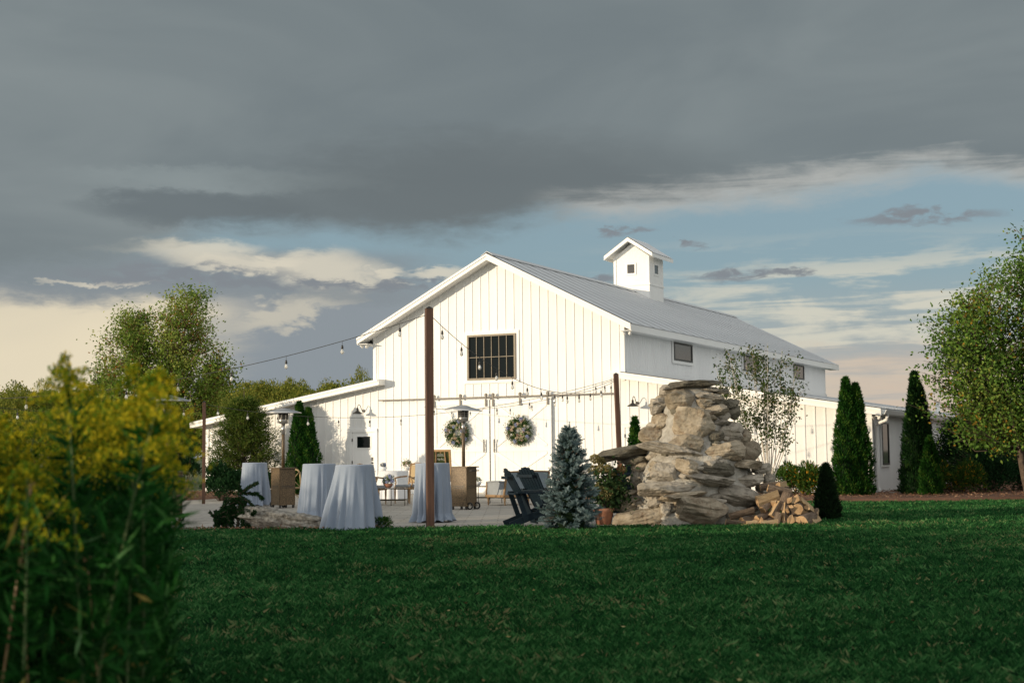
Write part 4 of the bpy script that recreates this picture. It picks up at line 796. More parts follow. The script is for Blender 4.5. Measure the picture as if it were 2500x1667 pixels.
# ------------------------------------------------------------ stone chimney
def rock_mesh(name, mt, w, d, h, seed, planes=24, boxy=.35, rough=.06, sub=4):
    rng = np.random.default_rng(seed); bm_ = bmesh.new(); bmesh.ops.create_icosphere(bm_, subdivisions=sub, radius=1)
    Pn = unit(rng.normal(size=(planes, 3))); Pd = rng.uniform(.66, .98, planes)
    Pn = np.r_[Pn, [[0, 0, 1], [0, 0, -1], [0, 1, 0], [0, -1, 0], [1, 0, 0], [-1, 0, 0]]]; Pn = unit(Pn+rng.normal(size=Pn.shape)*.10); Pd = np.r_[Pd, [.72, .72, .85, .85, .95, .95]]
    off = Vector(rng.uniform(-50, 50, 3))
    for v in bm_.verts:
        n_ = np.array(v.co); dt_ = Pn@n_; r_ = np.where(dt_ > .05, Pd/np.maximum(dt_, .05), 9.0); rs = np.sort(r_)[:2]; rr = rs[0]
        rr = min(rr, 1.12); q = Vector(n_*rr); f = noise.fractal(q*1.6+off, .9, 2.1, 5)*rough+noise.fractal(q*6+off, .8, 2.1, 3)*rough*.55; q = q*(1+f); q.z += .06*noise.noise(Vector((q.x*1.5, q.y*1.5, q.z*9))+off); st_ = noise.noise(Vector((q.x*.8, q.y*.8, q.z*6))+off); q.x *= 1+.05*st_; q.y *= 1+.10*st_
        v.co = Vector((q.x*w/1.86, q.y*d/1.72, q.z*h/1.46))
    me = bpy.data.meshes.new(name); bm_.to_mesh(me); bm_.free(); me.materials.append(mt); me.polygons.foreach_set('use_smooth', [False]*len(me.polygons)); return me
ch = empty('stone_chimney', (3.10, 24.95, 0), 0, 'tapering stack of rough fieldstones mortared into an outdoor chimney', 'stone chimney')
KS = 24.2/F/3.36
def sz(cx, cy): return ((1350+cx/3.36-1692)/F*24.2, CAM_H-((900+cy/3.36)-1104)/F*24.2)
# cx, cy, w, h (measured), tilt degrees, material, forward shift
st = [(1165, 120, 520, 60, 3, 'd', .05), (1050, 152, 270, 46, -4, 'g', .1), (1270, 160, 250, 45, -4, 'g', .12), (1385, 178, 160, 42, 0, 'd', .1), (1265, 222, 330, 60, -8, 'g', .1), (868, 272, 130, 38, 12, 'g', 0), (1040, 268, 255, 180, 5, 't', .16), (1235, 280, 130, 70, 0, 't', .12),
 (1350, 270, 190, 60, 4, 'd', .1), (1485, 290, 120, 90, -20, 'd', -.15), (865, 322, 120, 85, 10, 'g', 0), (1310, 345, 280, 85, 12, 't', .12), (1390, 385, 170, 90, 0, 'g', .14), (1495, 350, 110, 100, -25, 'd', -.05), (1020, 365, 120, 40, 0, 'g', .08), (895, 428, 180, 135, -8, 't', .1), (1147, 468, 325, 245, -12, 't', .24),
 (1370, 440, 160, 45, 4, 'g', .1), (1490, 480, 150, 75, -10, 'g', 0), (852, 542, 265, 140, -4, 't', .08), (1425, 545, 270, 140, -6, 'g', .12), (1310, 560, 150, 90, 15, 'd', .05), (1572, 565, 100, 130, -28, 't', -.15), (1090, 612, 300, 150, -6, 't', .16), (940, 664, 530, 82, -14, 'g', .26),
 (590, 690, 500, 95, 8, 'd', .08), (700, 742, 300, 70, 4, 'd', .02), (1375, 692, 345, 135, 8, 't', .18), (1615, 690, 190, 170, -25, 't', -.02), (750, 800, 190, 95, -5, 't', .05), (905, 852, 250, 150, -5, 'g', .16), (1080, 812, 200, 125, -10, 't', .14), (1315, 828, 290, 105, -4, 'd', .12), (1530, 785, 340, 62, -5, 't', .2),
 (1690, 832, 170, 80, 8, 'g', .02), (715, 895, 170, 140, 30, 'g', .02), (1250, 915, 380, 80, -10, 'g', .22), (1545, 930, 290, 95, 2, 'g', .18), (1740, 925, 120, 110, 10, 'g', -.05), (905, 975, 520, 110, 5, 'g', .16), (625, 1025, 180, 50, 12, 't', .05), (1020, 1042, 390, 62, 4, 't', .26), (1430, 1050, 420, 165, -12, 'g', .2),
 (1690, 995, 130, 70, 8, 'g', .05), (665, 1115, 320, 105, 22, 't', .14), (1150, 1150, 490, 190, -10, 't', .3), (830, 1085, 150, 70, 30, 'g', .1), (1290, 1088, 150, 50, -8, 'g', .28), (720, 1240, 440, 170, 14, 't', .22), (1130, 1280, 460, 110, -2, 'g', .3), (900, 1150, 100, 90, 0, 'g', .1), (1400, 1220, 160, 110, 10, 'g', .2), (1570, 1180, 260, 150, -10, 'g', .05), (1640, 1080, 190, 90, -20, 't', .05)]
core_prof = [(1.28, 0), (1.25, .2), (1.16, .45), (1.08, .7), (1.0, .95), (.92, 1.15), (.78, 1.35), (.66, 1.6), (.58, 1.85), (.52, 2.1), (.44, 2.25), (.36, 2.3), (.0, 2.31)]
def coreR(z):
    for (a, za), (b, zb) in zip(core_prof, core_prof[1:]):
        if za <= z <= zb: return a+(b-a)*(z-za)/(zb-za+1e-9)
    return 1.0 if z < 0 else .3
def core_mesh():
    m_ = MB(); n = 96; k = 70; off = Vector((3, 5, 9))
    for i in range(k+1):
        z = 2.36*i/k
        for j in range(n):
            a = 2*math.pi*j/n; rr = coreR(z)*.90; p = Vector((math.cos(a)*rr, math.sin(a)*rr*.78, z)); f = noise.fractal(p*2.2+off, .9, 2, 4)*.12+noise.fractal(p*9+off, .9, 2, 3)*.03; p.x = p.x*(1+f)+.05; p.y *= 1+f; m_.v.append(tuple(p))
    m_.v.append((0, 0, 2.36))
    for i in range(k):
        for j in range(n): m_.f.append((i*n+j, i*n+(j+1) % n, (i+1)*n+(j+1) % n, (i+1)*n+j))
    for j in range(n): m_.f.append((k*n+j, k*n+(j+1) % n, (k+1)*n))
    return m_.build('mortar', mortar_m, ch, True)
core_mesh()
smat = dict(t=stone_tan, g=stone_grey, d=stone_dark)
for i, (cx, cy, w_, h_, tl, mk, fs) in enumerate(st):
    x, z = sz(cx, cy); w = w_*KS*1.05; h = h_*KS*1.12; R_ = coreR(z)*.9; x = .03+x*1.05+(.04 if z < .9 and x > .3 else 0); dx = x
    inside = max(.03, 1-((dx-.05)/max(R_, .05))**2); y = -R_*.78*math.sqrt(inside); dpt = min(max(.30, w*.75), .75)
    y += dpt*.22-fs*.35; o = inst(rock_mesh('stone', smat[mk], w, dpt, h, 300+i, rough=.055), 'stone', ch, (dx, y, z), (0, -R(-tl)*-1 if False else R(-tl)*-1*-1, 0))
rr_ = random.Random(12)
for i in range(75):    # small stones packed between the large ones
    z = rr_.uniform(.04, 2.2); a = rr_.uniform(-math.pi+.15, -.15); R_ = coreR(z)*.90; w = rr_.uniform(.14, .34); R_ *= .93; inst(rock_mesh('stone', smat[rr_.choice('tgggd')], w, .26, w*rr_.uniform(.28, .6), 620+i, sub=3), 'stone', ch, (math.cos(a)*R_+.05, math.sin(a)*R_*.78, z), (rr_.uniform(-.2, .2), rr_.uniform(-.3, .3), a+math.pi/2))
for i in range(58):    # the far side of the stack
    z = rr_.uniform(.05, 2.3); a = rr_.uniform(.12, math.pi-.12); R_ = coreR(z)*.92; w = rr_.uniform(.3, .6); o = inst(rock_mesh('stone', smat[rr_.choice('tggd')], w, .35, rr_.uniform(.14, .3), 500+i, sub=3), 'stone', ch, (math.cos(a)*R_, math.sin(a)*R_*.8, z), (0, rr_.uniform(-.15, .15), a+math.pi/2))

# firewood heap
def log_mesh(kind, ln_, r, seed):
    rng = np.random.default_rng(seed); n = 10 if kind == 'round' else 0
    if kind == 'round': pts = [(r*math.cos(2*math.pi*i/12)*(1+rng.normal()*.03), r*math.sin(2*math.pi*i/12)*(1+rng.normal()*.03)) for i in range(12)]; barkn = 12
    else:
        span = rng.choice([90, 120, 180]); arc = [R(-span/2+span*i/6) for i in range(7)]; pts = [(r*1.25*math.sin(a)*(1+rng.normal()*.03), r*1.25*math.cos(a)-r*.55) for a in arc]; pts = pts[::-1]; barkn = 6; pts.append((rng.normal()*.01, -r*.75))
    bm_ = bmesh.new(); k = len(pts); rings = []; seg = 4
    for s in range(seg+1):
        rings.append([bm_.verts.new((ln_*(s/seg-.5)+(rng.normal()*.006 if s in (0, seg) else 0), y*(1+rng.normal()*.025), z*(1+rng.normal()*.025))) for y, z in pts])
    for s in range(seg):
        for i in range(k):
            f = bm_.faces.new((rings[s][i], rings[s][(i+1) % k], rings[s+1][(i+1) % k], rings[s+1][i])); f.material_index = 2 if i < barkn else 0
    f = bm_.faces.new(rings[0][::-1]); f.material_index = 1; f = bm_.faces.new(rings[-1]); f.material_index = 1
    me = bpy.data.meshes.new('log'); bmesh.ops.recalc_face_normals(bm_, faces=bm_.faces[:]); bm_.to_mesh(me); bm_.free()
    for q in (split_m, end_m, bark_m): me.materials.append(q)
    return me
ZF = 7.35  # scale of the enlarged crop the heap was measured on
def lp(x, y, d=23.9): px = 1740+x/ZF; py = 1150+y/ZF; return ((px-1250-.01*(py-833))/F*d, CAM_H-(py-1102)/F*d)
logs = [(470, 720, .40, .075, 14, 0, 's', 0, 'long pale split log sloping down left on top of the heap front'), (380, 935, .36, .07, -6, 0, 's', -.05, 'flat pale split log at the lower left of the firewood heap'), (600, 870, .30, .065, 4, 35, 'r', .05, 'short round log end above the lower left split log'), (960, 480, .36, .075, 18, 10, 's', .15, 'split log sloping under the bark covered top log'), (1190, 340, .38, .06, -12, 0, 'b', .22, 'bark covered log lying across the top of the heap'),
 (1090, 680, .26, .10, 55, 20, 's', .1, 'upright wide split log in the middle of the heap'), (810, 900, .3, .06, 0, 80, 's', .05, 'round log end facing out near the heap bottom'), (1100, 930, .3, .075, 75, 20, 's', -.02, 'split log standing on end at the heap bottom'), (970, 950, .28, .055, 20, 65, 's', 0, 'small wedge log at the heap bottom centre'),
 (1240, 540, .3, .07, 65, 30, 's', .12, 'thick split log leaning upright near the top'), (1350, 510, .28, .055, 0, 78, 's', .12, 'log end tucked under the bark covered log'), (1500, 520, .3, .07, -10, 70, 's', .14, 'knobbly log end at the upper right of the heap'), (1640, 600, .28, .055, -35, 30, 's', .1, 'log sloping down the right shoulder of the heap'), (1720, 690, .26, .06, -20, 50, 's', .1, 'pale log end on the right edge of the heap'),
 (1620, 820, .30, .085, 12, 48, 's', -.06, 'large pale split log jutting forward at the right'), (1770, 910, .28, .065, 10, 55, 's', .0, 'bottom log at the right corner of the heap'), (1340, 860, .3, .08, 0, 82, 's', 0, 'flat faced log end low in the middle right'), (1240, 880, .3, .05, 40, 75, 's', -.02, 'narrow wedge log end beside the flat faced one'), (1450, 920, .3, .055, -20, 78, 's', 0, 'split log end low between two larger logs'), (1500, 640, .3, .08, 10, 75, 'b', .1, 'dark bark covered log end in the heap shadow'),
 (1240, 740, .3, .045, 70, 70, 's', .04, 'thin split stick upright in the heap hollow'), (1400, 750, .3, .05, -50, 60, 's', .05, 'thin split stick slanting in the heap hollow'), (1320, 620, .3, .05, 30, 70, 's', .1, 'small log end in the heap hollow'), (950, 620, .26, .06, 30, 40, 'b', .14, 'gnarled bark piece in the middle of the heap'), (720, 1000, .34, .05, 2, 10, 's', -.08, 'thin split log flat on the grass edge'), (940, 980, .3, .05, 8, 15, 's', -.1, 'pale chip log flat at the heap foot'), (1540, 960, .3, .05, 15, 70, 's', .02, 'small wedge log end at the right foot'),
 (860, 800, .3, .05, 12, 40, 'b', .08, 'bark covered stick under the long pale log'), (1800, 820, .26, .05, 60, 60, 's', .08, 'small log end at the far right side'), (1100, 520, .3, .06, 20, 70, 's', .22, 'log end behind the top split log'), (760, 960, .3, .06, 0, 75, 's', .12, 'log end buried behind the bottom row'), (1640, 730, .3, .06, 0, 75, 'b', .2, 'bark log end buried behind the right shoulder')]
for i, (x, y, ln_, r, tl, yaw, kd, back, lb) in enumerate(logs):
    X, Z = lp(x, y); me = log_mesh('round' if kd in 'rb' else 'split', ln_*1.05, r*1.12, 700+i); o = inst(me, 'firewood_log', None, (X, 23.78+back, max(.05, Z))); o.rotation_euler = (rr_.uniform(0, 6.28) if kd != 's' else rr_.choice([0.4, 2.2, 3.6, 5.0]), R(-tl), R(yaw)); tag(o, lb, 'log', 'split logs heaped beside the chimney')
for i in range(26):    # inner and rear logs
    x = rr_.uniform(600, 1700); back = rr_.uniform(.15, .7); X, Z = lp(x, 0); Zm = .78*max(0, 1-abs(x-1150)/800)*(1-back*.5); o = inst(log_mesh('split', .34, .07, 800+i), 'firewood_log', None, (X, 23.98+back, .06+rr_.random()*Zm)); o.rotation_euler = (rr_.uniform(0, 6.28), R(rr_.uniform(-12, 12)), R(rr_.choice([0, 80, 90, 60, 20]))); tag(o, 'split log in the rear of the firewood heap', 'log', 'logs at the back of the firewood heap')

# kerb boulder left of the front table
granite_block = mat('mottled_granite', (.10, .09, .075), (.36, .34, .30), 14, .95, 1.0, 40)
kb = rock_mesh('kerb_boulder', granite_block, 1.75, .55, .46, 907, planes=7, rough=.13, sub=5)
o = inst(kb, 'kerb_boulder', None, (W(712, 24.3), 24.22, .05), (0, R(7), R(-4))); tag(o, 'long low rough granite boulder along the patio edge', 'boulder')
for px, d, w, lb in ((2075, 38.0, .3, 'small pale stone by the wing corner'), (2170, 38.4, .35, 'pale stone on the mulch near the dark arborvitae'), (2195, 38.2, .2, 'smallest pale stone beside the dark arborvitae')):
    tag(inst(rock_mesh('bed_stone', granite, w, .2, .12, 910+px, sub=3), 'bed_stone', None, (W(px, d), d, .04)), lb, 'stone', 'stones in the wing bed')

# ------------------------------------------------------------ cocktail tables in blue cloths
def cocktail(px, d, rt_, rb, h, nf, seed, label, lean=(0, 0), puddle=0.0, amp=.075, mt=None, name='cocktail_table', cat='cocktail table', grp='high tables in dusty blue cloths'):
    rng = np.random.default_rng(seed); x = W(px, d); t = empty(name, (x, d, 0), 0, label, cat, grp)
    MB().lathe([(0, h-.035), (rt_-.012, h-.035), (rt_-.012, h-.012), (0, h-.012)], 32).tube([(0, 0, .03), (0, 0, h-.03)], .04, 10).lathe([(0, 0), (.22, 0), (.22, .02), (.05, .04), (0, .04)], 24).build('table_frame', dark_metal, t)
    n = 288; k = 46; ph = rng.uniform(0, 2*math.pi, 6); m_ = MB()
    am = [amp*rng.uniform(.6, 1.1), amp*.55, amp*.35]
    fold = lambda a: am[0]*math.cos(nf*a+.9*math.sin(2*a+ph[0])+.5*math.sin(3*a+ph[3]))+am[1]*math.cos((nf+5)*a+ph[1]+.8*math.sin(a))+am[2]*math.cos((2*nf+1)*a+ph[2])
    m_.v.append((0, 0, h))
    for r in (rt_*.5, rt_*.93, rt_):
        for j in range(n): a = 2*math.pi*j/n; m_.v.append((r*math.cos(a), r*math.sin(a), h-(.003 if r == rt_ else 0)))
    for i in range(1, k+1):
        s = i/k; z = h*(1-s)+.004
        for j in range(n):
            a = 2*math.pi*j/n; f = fold(a)*(.75+.35*math.sin(a*1+ph[3])+.2*math.sin(3*a+ph[4])); r = rt_+.004+(rb-rt_)*s**1.15+f*min(1, s*1.6)**.9*(.35+.65*s)
            if puddle and s > .86: q = (s-.86)/.14; r += puddle*q*(1+.7*math.sin(9*a+ph[4])+.4*math.sin(17*a)); z2 = h*.14*(1-q)+.01+.035*q*(1+math.sin(11*a+ph[5]))*.5
            else: z2 = z
            m_.v.append((r*math.cos(a)+lean[0]*s, r*math.sin(a)+lean[1]*s, z2+.006*math.sin(5*a+ph[1])*(1-s)*s))
    for j in range(n): m_.f.append((0, 1+j, 1+(j+1) % n))
    for i in range(k+2):
        for j in range(n): m_.f.append((1+i*n+j, 1+(i+1)*n+j, 1+(i+1)*n+(j+1) % n, 1+i*n+(j+1) % n))
    m_.build('tablecloth', mt or cloth_m, t, True); return t
cocktail(868, 23.9, .315, .44, 1.07, 13, 1, 'foremost blue clothed high table, wide skirt, beside the low green mound', (-.06, -.03), 0, .085)
cocktail(782, 27.7, .315, .35, 1.07, 12, 2, 'blue clothed high table directly behind the foremost one', (-.05, 0), .05)
cocktail(1057, 26.1, .310, .31, 1.07, 12, 3, 'blue clothed high table behind the tall centre post', (0, 0), .05)
cocktail(625, 35.5, .30, .34, 1.07, 12, 4, 'small distant blue clothed table left of the bronze heater', (0, 0), .03)

# ------------------------------------------------------------ patio heaters
def heater(x, y, rz, h, label, wheels, tilt=0.0):
    t = empty('patio_heater', (x, y, 0), rz, label, 'patio heater', 'tall bronze patio heaters')
    s = .205; cabh = .86
    MB().box(-s, s, -s, s, .07, .07+cabh).build('cabinet', bronze, t, bevel=.006)
    for (ax, sg) in ((0, -1), (1, 1), (0, 1), (1, -1)):
        M_ = Matrix.Rotation(R(90*ax), 4, 'Z') if sg < 0 else Matrix.Rotation(R(90*ax+180), 4, 'Z')
        m_ = MB(); f_ = .022
        m_.box(-s, s, -s-.006, -s, .93-f_, .93, M=M_); m_.box(-s, s, -s-.006, -s, .07, .07+f_, M=M_); m_.box(-s, -s+f_, -s-.006, -s, .07+f_, .93-f_, M=M_); m_.box(s-f_, s, -s-.006, -s, .07+f_, .93-f_, M=M_); m_.build('panel_frame', bronze, t)
        MB().box(-s+.05, s-.05, -s-.004, -s, .475, .487, M=M_).box(-s+.05, s-.05, -s-.004, -s, .515, .527, M=M_).build('vent_slot', dark_metal, t)
    MB().box(-s-.05, s+.05, -s-.04, s+.04, .93, .955).build('table_ledge', bronze, t, bevel=.004)
    MB().tube([(0, 0, .95), (0, 0, h-.42)], .038, 14).build('pole', bronze, t, True); MB().tube([(0, 0, h-.62), (0, 0, h-.36)], .046, 14).build('pole_sleeve', steel, t, True)
    m_ = MB(); m_.lathe([(.06, h-.37), (.115, h-.35), (.12, h-.30), (.12, h-.27)], 24); m_.build('burner_bowl', steel, t, True)
    MB().lathe([(.115, h-.27), (.118, h-.12), (.0, h-.12)], 24).build('emitter_screen', dark_metal, t, True)
    m_ = MB(); [m_.lathe([(.122, h-.26+.04*i), (.126, h-.255+.04*i), (.122, h-.25+.04*i)], 24) for i in range(3)]; [m_.tube([(.124*math.cos(a), .124*math.sin(a), h-.28), (.124*math.cos(a), .124*math.sin(a), h-.10)], .004, 5) for a in [i*math.pi/4 for i in range(8)]]; m_.build('guard_ring', steel, t)
    M_ = Matrix.Translation((0, 0, h-.10)) @ Matrix.Rotation(tilt, 4, 'Y')
    MB().lathe([(.43, -.01), (.435, 0), (.30, .045), (.16, .075), (.155, .085), (.06, .105), (0, .108)], 48, M=M_).lathe([(.43, -.012), (.30, .035), (.16, .062), (0, .09)], 48, M=M_).build('canopy', canopy_m, t, True)
    for sx_, sy_ in ((-1, -1), (1, -1), (-1, 1), (1, 1)): MB().box(sx_*(s-.03)-.02, sx_*(s-.03)+.02, sy_*(s-.03)-.02, sy_*(s-.03)+.02, 0, .07).build('foot', dark_metal, t)
    wx, wy = wheels
    for q in (-1, 1):
        M_ = Matrix.Translation((wx*(s+.05)+(q*.15 if wy else 0), wy*(s+.05)+(q*.15 if wx else 0), .08)) @ (Matrix.Rotation(R(90), 4, 'X') if wx else Matrix.Rotation(R(90), 4, 'Y'))
        MB().lathe([(.055, -.018), (.078, -.018), (.082, 0), (.078, .018), (.055, .018), (.055, -.018)], 22, M=M_).build('wheel', rubber, t, True)
        m_ = MB(); m_.lathe([(0, -.012), (.016, -.012), (.016, .012), (0, .012)], 12, M=M_); [m_.beam(M_ @ Vector((0, 0, 0)), M_ @ Vector((.056*math.cos(a), .056*math.sin(a), 0)), .012, .012) for a in [i*math.pi*2/5 for i in range(5)]]; m_.build('wheel_spokes', steel, t)
    MB().tube([(wx*(s+.04)-wy*.16, wy*(s+.04)-wx*.16, .86), (wx*(s+.10)-wy*.16, wy*(s+.10)-wx*.16, .86), (wx*(s+.10)+wy*.16, wy*(s+.10)+wx*.16, .86), (wx*(s+.04)+wy*.16, wy*(s+.04)+wx*.16, .86)], .011, 8).build('pull_handle', dark_metal, t)
heater(W(1133, 32), 32.0, R(-31), 2.32, 'bronze patio heater in front of the left barn door', (1, 0), R(4))
heater(W(694, 34), 34.0, R(-52), 2.36, 'bronze patio heater beside the feathery hemlock', (-1, 0), R(1))
heater(W(412, 27.5), 27.5, R(-40), 2.42, 'patio heater mostly hidden behind the goldenrod plumes', (1, 0), R(2))

# ------------------------------------------------------------ lounge furniture
def settee(x, y, rz):
    t = empty('settee', (x, y, 0), rz, 'grey upholstered wood framed settee seen from behind before the barn doors', 'settee')
    # back of the settee lies along local x, the seat is on +y
    L2 = .66; D = .72
    for sx_ in (-1, 1):
        MB().lathe([(.014, 0), (.022, .10), (.03, .17), (.03, .20)], 10, c=(sx_*(L2-.04), .03, 0)).build('leg', oak, t, True); MB().lathe([(.014, 0), (.022, .10), (.03, .17), (.03, .20)], 10, c=(sx_*(L2-.04), D-.04, 0)).build('leg', oak, t, True)
        MB().box(sx_*L2-.03, sx_*L2+.03, .0, D, .19, .25).build('side_rail', oak, t, bevel=.006)
        m_ = MB(); m_.add([(sx_*L2, .05, .25), (sx_*L2, D-.05, .25), (sx_*L2, D-.06, .54), (sx_*L2, .0, .56), (sx_*(L2-.05), .05, .25), (sx_*(L2-.05), D-.05, .25), (sx_*(L2-.05), D-.06, .54), (sx_*(L2-.05), .0, .56)], [(0, 1, 2, 3), (7, 6, 5, 4), (3, 2, 6, 7), (1, 5, 6, 2), (0, 3, 7, 4)]); m_.build('arm_panel', upholst_side, t)
        MB().tube([(sx_*L2, -.02, .56), (sx_*L2, D*.5, .57), (sx_*L2, D-.04, .55)], .022, 8).build('arm_rail', upholst_side, t, True)
        MB().tube([(sx_*L2, D-.04, .56), (sx_*L2, D-.04, .42), (sx_*L2, D-.01, .33), (sx_*L2, D-.03, .22)], .024, 8).build('arm_support', oak, t, True)
        MB().beam((sx_*L2, .02, .2), (sx_*(L2-.01), -.10, .79), .05, .035, (1, 0, 0)).build('back_stile', oak, t, bevel=.006)
    MB().box(-L2+.03, L2-.03, -.005, .04, .19, .25).build('back_rail', oak, t); MB().box(-L2+.03, L2-.03, D-.05, D, .19, .25).build('front_rail', oak, t)
    MB().prism([(-L2+.03, .17), (0, .14), (L2-.03, .17), (L2-.03, .19), (-L2+.03, .19)], .0, D-.02).build('underside', dark_metal, t)
    MB().tube([(-L2+.0, -.10, .79), (-.3, -.103, .802), (0, -.104, .805), (.3, -.103, .802), (L2, -.10, .79)], .018, 8).build('top_rail', oak, t, True)
    MB().add([(-L2+.04, .012, .25), (L2-.04, .012, .25), (L2-.04, -.10, .785), (-L2+.04, -.10, .785), (-L2+.04, .09, .25), (L2-.04, .09, .25), (L2-.04, -.03, .78), (-L2+.04, -.03, .78)], [(0, 1, 2, 3), (7, 6, 5, 4), (0, 3, 7, 4), (2, 1, 5, 6), (3, 2, 6, 7)]).build('back_panel', upholst, t)
    MB().box(-L2+.06, L2-.06, .08, D-.02, .25, .40).build('seat_cushion', upholst_side, t, bevel=.03)
# settee: nearest corner about px 1231
settee(W(1283, 34.6)-.02, 34.55, R(-37)) if False else None
sx0 = W(1231, 34.0); th = R(38)
settee(sx0+.66*math.cos(th), 34.0+.66*math.sin(th), th)

def french_chair(x, y, rz, label):
    t = empty('cane_back_chair', (x, y, 0), rz, label, 'chair', 'cane backed wooden armchairs'); s = .28
    for sx_ in (-1, 1):
        for sy_ in (-1, 1): MB().lathe([(.012, 0), (.018, .15), (.026, .30), (.02, .32), (.028, .36)], 10, c=(sx_*(s-.03), sy_*(s-.03), 0)).build('leg', oak, t, True)
        MB().tube([(sx_*s, s-.05, .68), (sx_*s, 0, .67), (sx_*s, -s+.05, .64)], .02, 8).build('arm', oak, t, True); MB().tube([(sx_*s, -s+.06, .64), (sx_*s, -s+.1, .52), (sx_*s, -s+.05, .40)], .017, 8).build('arm_support', oak, t, True)
        MB().beam((sx_*(s-.03), s-.03, .36), (sx_*(s-.04), s+.06, .98), .035, .03).build('back_stile', oak, t)
    MB().box(-s, s, -s, s, .355, .41).build('seat_frame', oak, t, bevel=.008); MB().box(-s+.03, s-.03, -s+.02, s-.03, .41, .475).build('seat_cushion', upholst_side, t, bevel=.02)
    MB().tube([(-(s-.04), s+.058, .98), (0, s+.066, 1.01), ((s-.04), s+.058, .98)], .02, 8).build('top_rail', oak, t, True); MB().beam((-(s-.04), s-.008, .52), ((s-.04), s-.008, .52), .03, .035).build('lower_rail', oak, t)
    MB().add([(-(s-.055), s, .53), ((s-.055), s, .53), ((s-.055), s+.055, .965), (-(s-.055), s+.055, .965)], [(0, 1, 2, 3)]).add([(-(s-.055), s+.012, .53), ((s-.055), s+.012, .53), ((s-.055), s+.067, .965), (-(s-.055), s+.067, .965)], [(3, 2, 1, 0)]).build('cane_panel', cane, t)
french_chair(W(1000, 36.3), 36.3, R(-38), 'cane backed wooden armchair facing the wire coffee table')
french_chair(W(912, 35.6), 35.6, R(75), 'cane backed wooden armchair mostly hidden behind the foremost blue table')
def crossback(x, y, rz):
    t = empty('crossback_chair', (x, y, 0), rz, 'pale wood crossback chair behind the left bronze heater', 'chair'); s = .21
    for sx_ in (-1, 1):
        MB().tube([(sx_*s, -s, 0), (sx_*s*.92, -s*.9, .45)], .017, 8).build('leg', cane, t, True); MB().tube([(sx_*s, s+.04, 0), (sx_*s, s, .45), (sx_*s*.98, s+.05, .82)], .018, 8).build('leg', cane, t, True)
        MB().tube([(sx_*s*.9, s+.01, .48), (0, s+.03, .66), (-sx_*s*.9, s+.05, .84)], .011, 6).build('cross_slat', cane, t, True)
    MB().tube([(-s*.98, s+.05, .82), (-s*.7, s+.055, .89), (0, s+.06, .91), (s*.7, s+.055, .89), (s*.98, s+.05, .82)], .02, 8).build('back_hoop', cane, t, True)
    MB().lathe([(0, .43), (.2, .43), (.22, .45), (.2, .47), (0, .475)], 20).build('seat', cane, t, True); MB().tube([(-s*.9, s+.03, .2), (0, s, .36), (s*.9, s+.03, .2)], .012, 6).build('stretcher', cane, t, True)
crossback(W(729, 34.8), 34.8, R(160))
def wire_table(x, y, L_, rz, label, h=.42, depth=.5):
    t = empty('coffee_table', (x, y, 0), rz, label, 'coffee table', 'thin metal framed coffee tables')
    m_ = MB(); a, b = L_/2, depth/2
    for z in (h-.01, .13):
        for p, q in (((-a, -b), (a, -b)), ((a, -b), (a, b)), ((a, b), (-a, b)), ((-a, b), (-a, -b))): m_.tube([(p[0], p[1], z), (q[0], q[1], z)], .010, 6)
    m_.build('frame', iron, t)
    for p in ((-a, -b), (-a*.33, -b), (a*.33, -b), (a, -b), (a, b), (-a, b)): MB().tube([(p[0], p[1], 0), (p[0], p[1], h)], .009, 6).build('leg', iron, t)
    MB().box(-a+.012, a-.012, -b+.012, b-.012, h-.002, h+.006).build('top', glass_side, t)
wire_table(W(944, 34.9), 34.9, 1.0, R(-4), 'thin metal coffee table carrying the blue and white flower bowl')
wire_table(W(1186, 36.2), 36.2, .9, R(-8), 'thin metal coffee table between the heater and the settee')
# white draped table by the wall
cocktail(962, 40.3, .42, .47, .78, 11, 9, 'low round table in a white cloth near the barn wall', (0, 0), 0, .035, cloth_white, 'draped_table', 'table', None)

def bouquet(name, base, r, cols, label, seed, n=34, leafn=220, wisps=10, bowl=None, cat='flowers', grp=None, rot=0.0):
    rng = np.random.default_rng(seed); t = empty(name, base, rot, label, cat, grp)
    if bowl: MB().lathe([(0, 0), (.06, 0), (.10, .05), (.11, .10), (.10, .10), (0, .08)], 20).build('bowl', bowl, t, True)
    for i in range(n):
        d = unit(rng.normal(size=3)+np.array([0, 0, .5])); c0 = d*r*np.array([1, 1, .8])*rng.uniform(.45, .95)+np.array([0, 0, .10+r*.55]); k = cols[rng.integers(len(cols))]; fr = rng.uniform(.022, .038) if k != 'blue' else .05
        add_flower(t, c0, fr, k, rng)
    P = unit(rng.normal(size=(leafn, 3))+np.array([0, 0, .3]))*r*rng.uniform(.5, 1.25, (leafn, 1))*np.array([1, 1, .85])+np.array([0, 0, .10+r*.55]); obj('leaves', np_mesh('leaves', leaf_quads(P, rng, .045, .02), 4, wreath_leaf, rng.random(leafn)), t)
    return t
fl_cache = {}
def add_flower(t, c0, fr, k, rng):
    if k not in fl_cache:
        g = np.random.default_rng(5); m = 46 if k != 'blue' else 90; d = unit(g.normal(size=(m, 3))); fl_cache[k] = np_mesh('flower', leaf_quads(d*.62, g, .62, .55, d*.5+g.normal(size=(m, 3))*.6), 4, flower_m[k])
    inst(fl_cache[k], 'flower', t, c0, tuple(rng.uniform(0, 6, 3)), (fr,)*3)
bouquet('flower_bowl', (W(950, 34.85), 34.85, .43), .15, ['white', 'cream', 'green', 'blue', 'blue', 'white'], 'blue and white flower arrangement in a copper bowl on the coffee table', 1, 40, 260, bowl=terracotta)
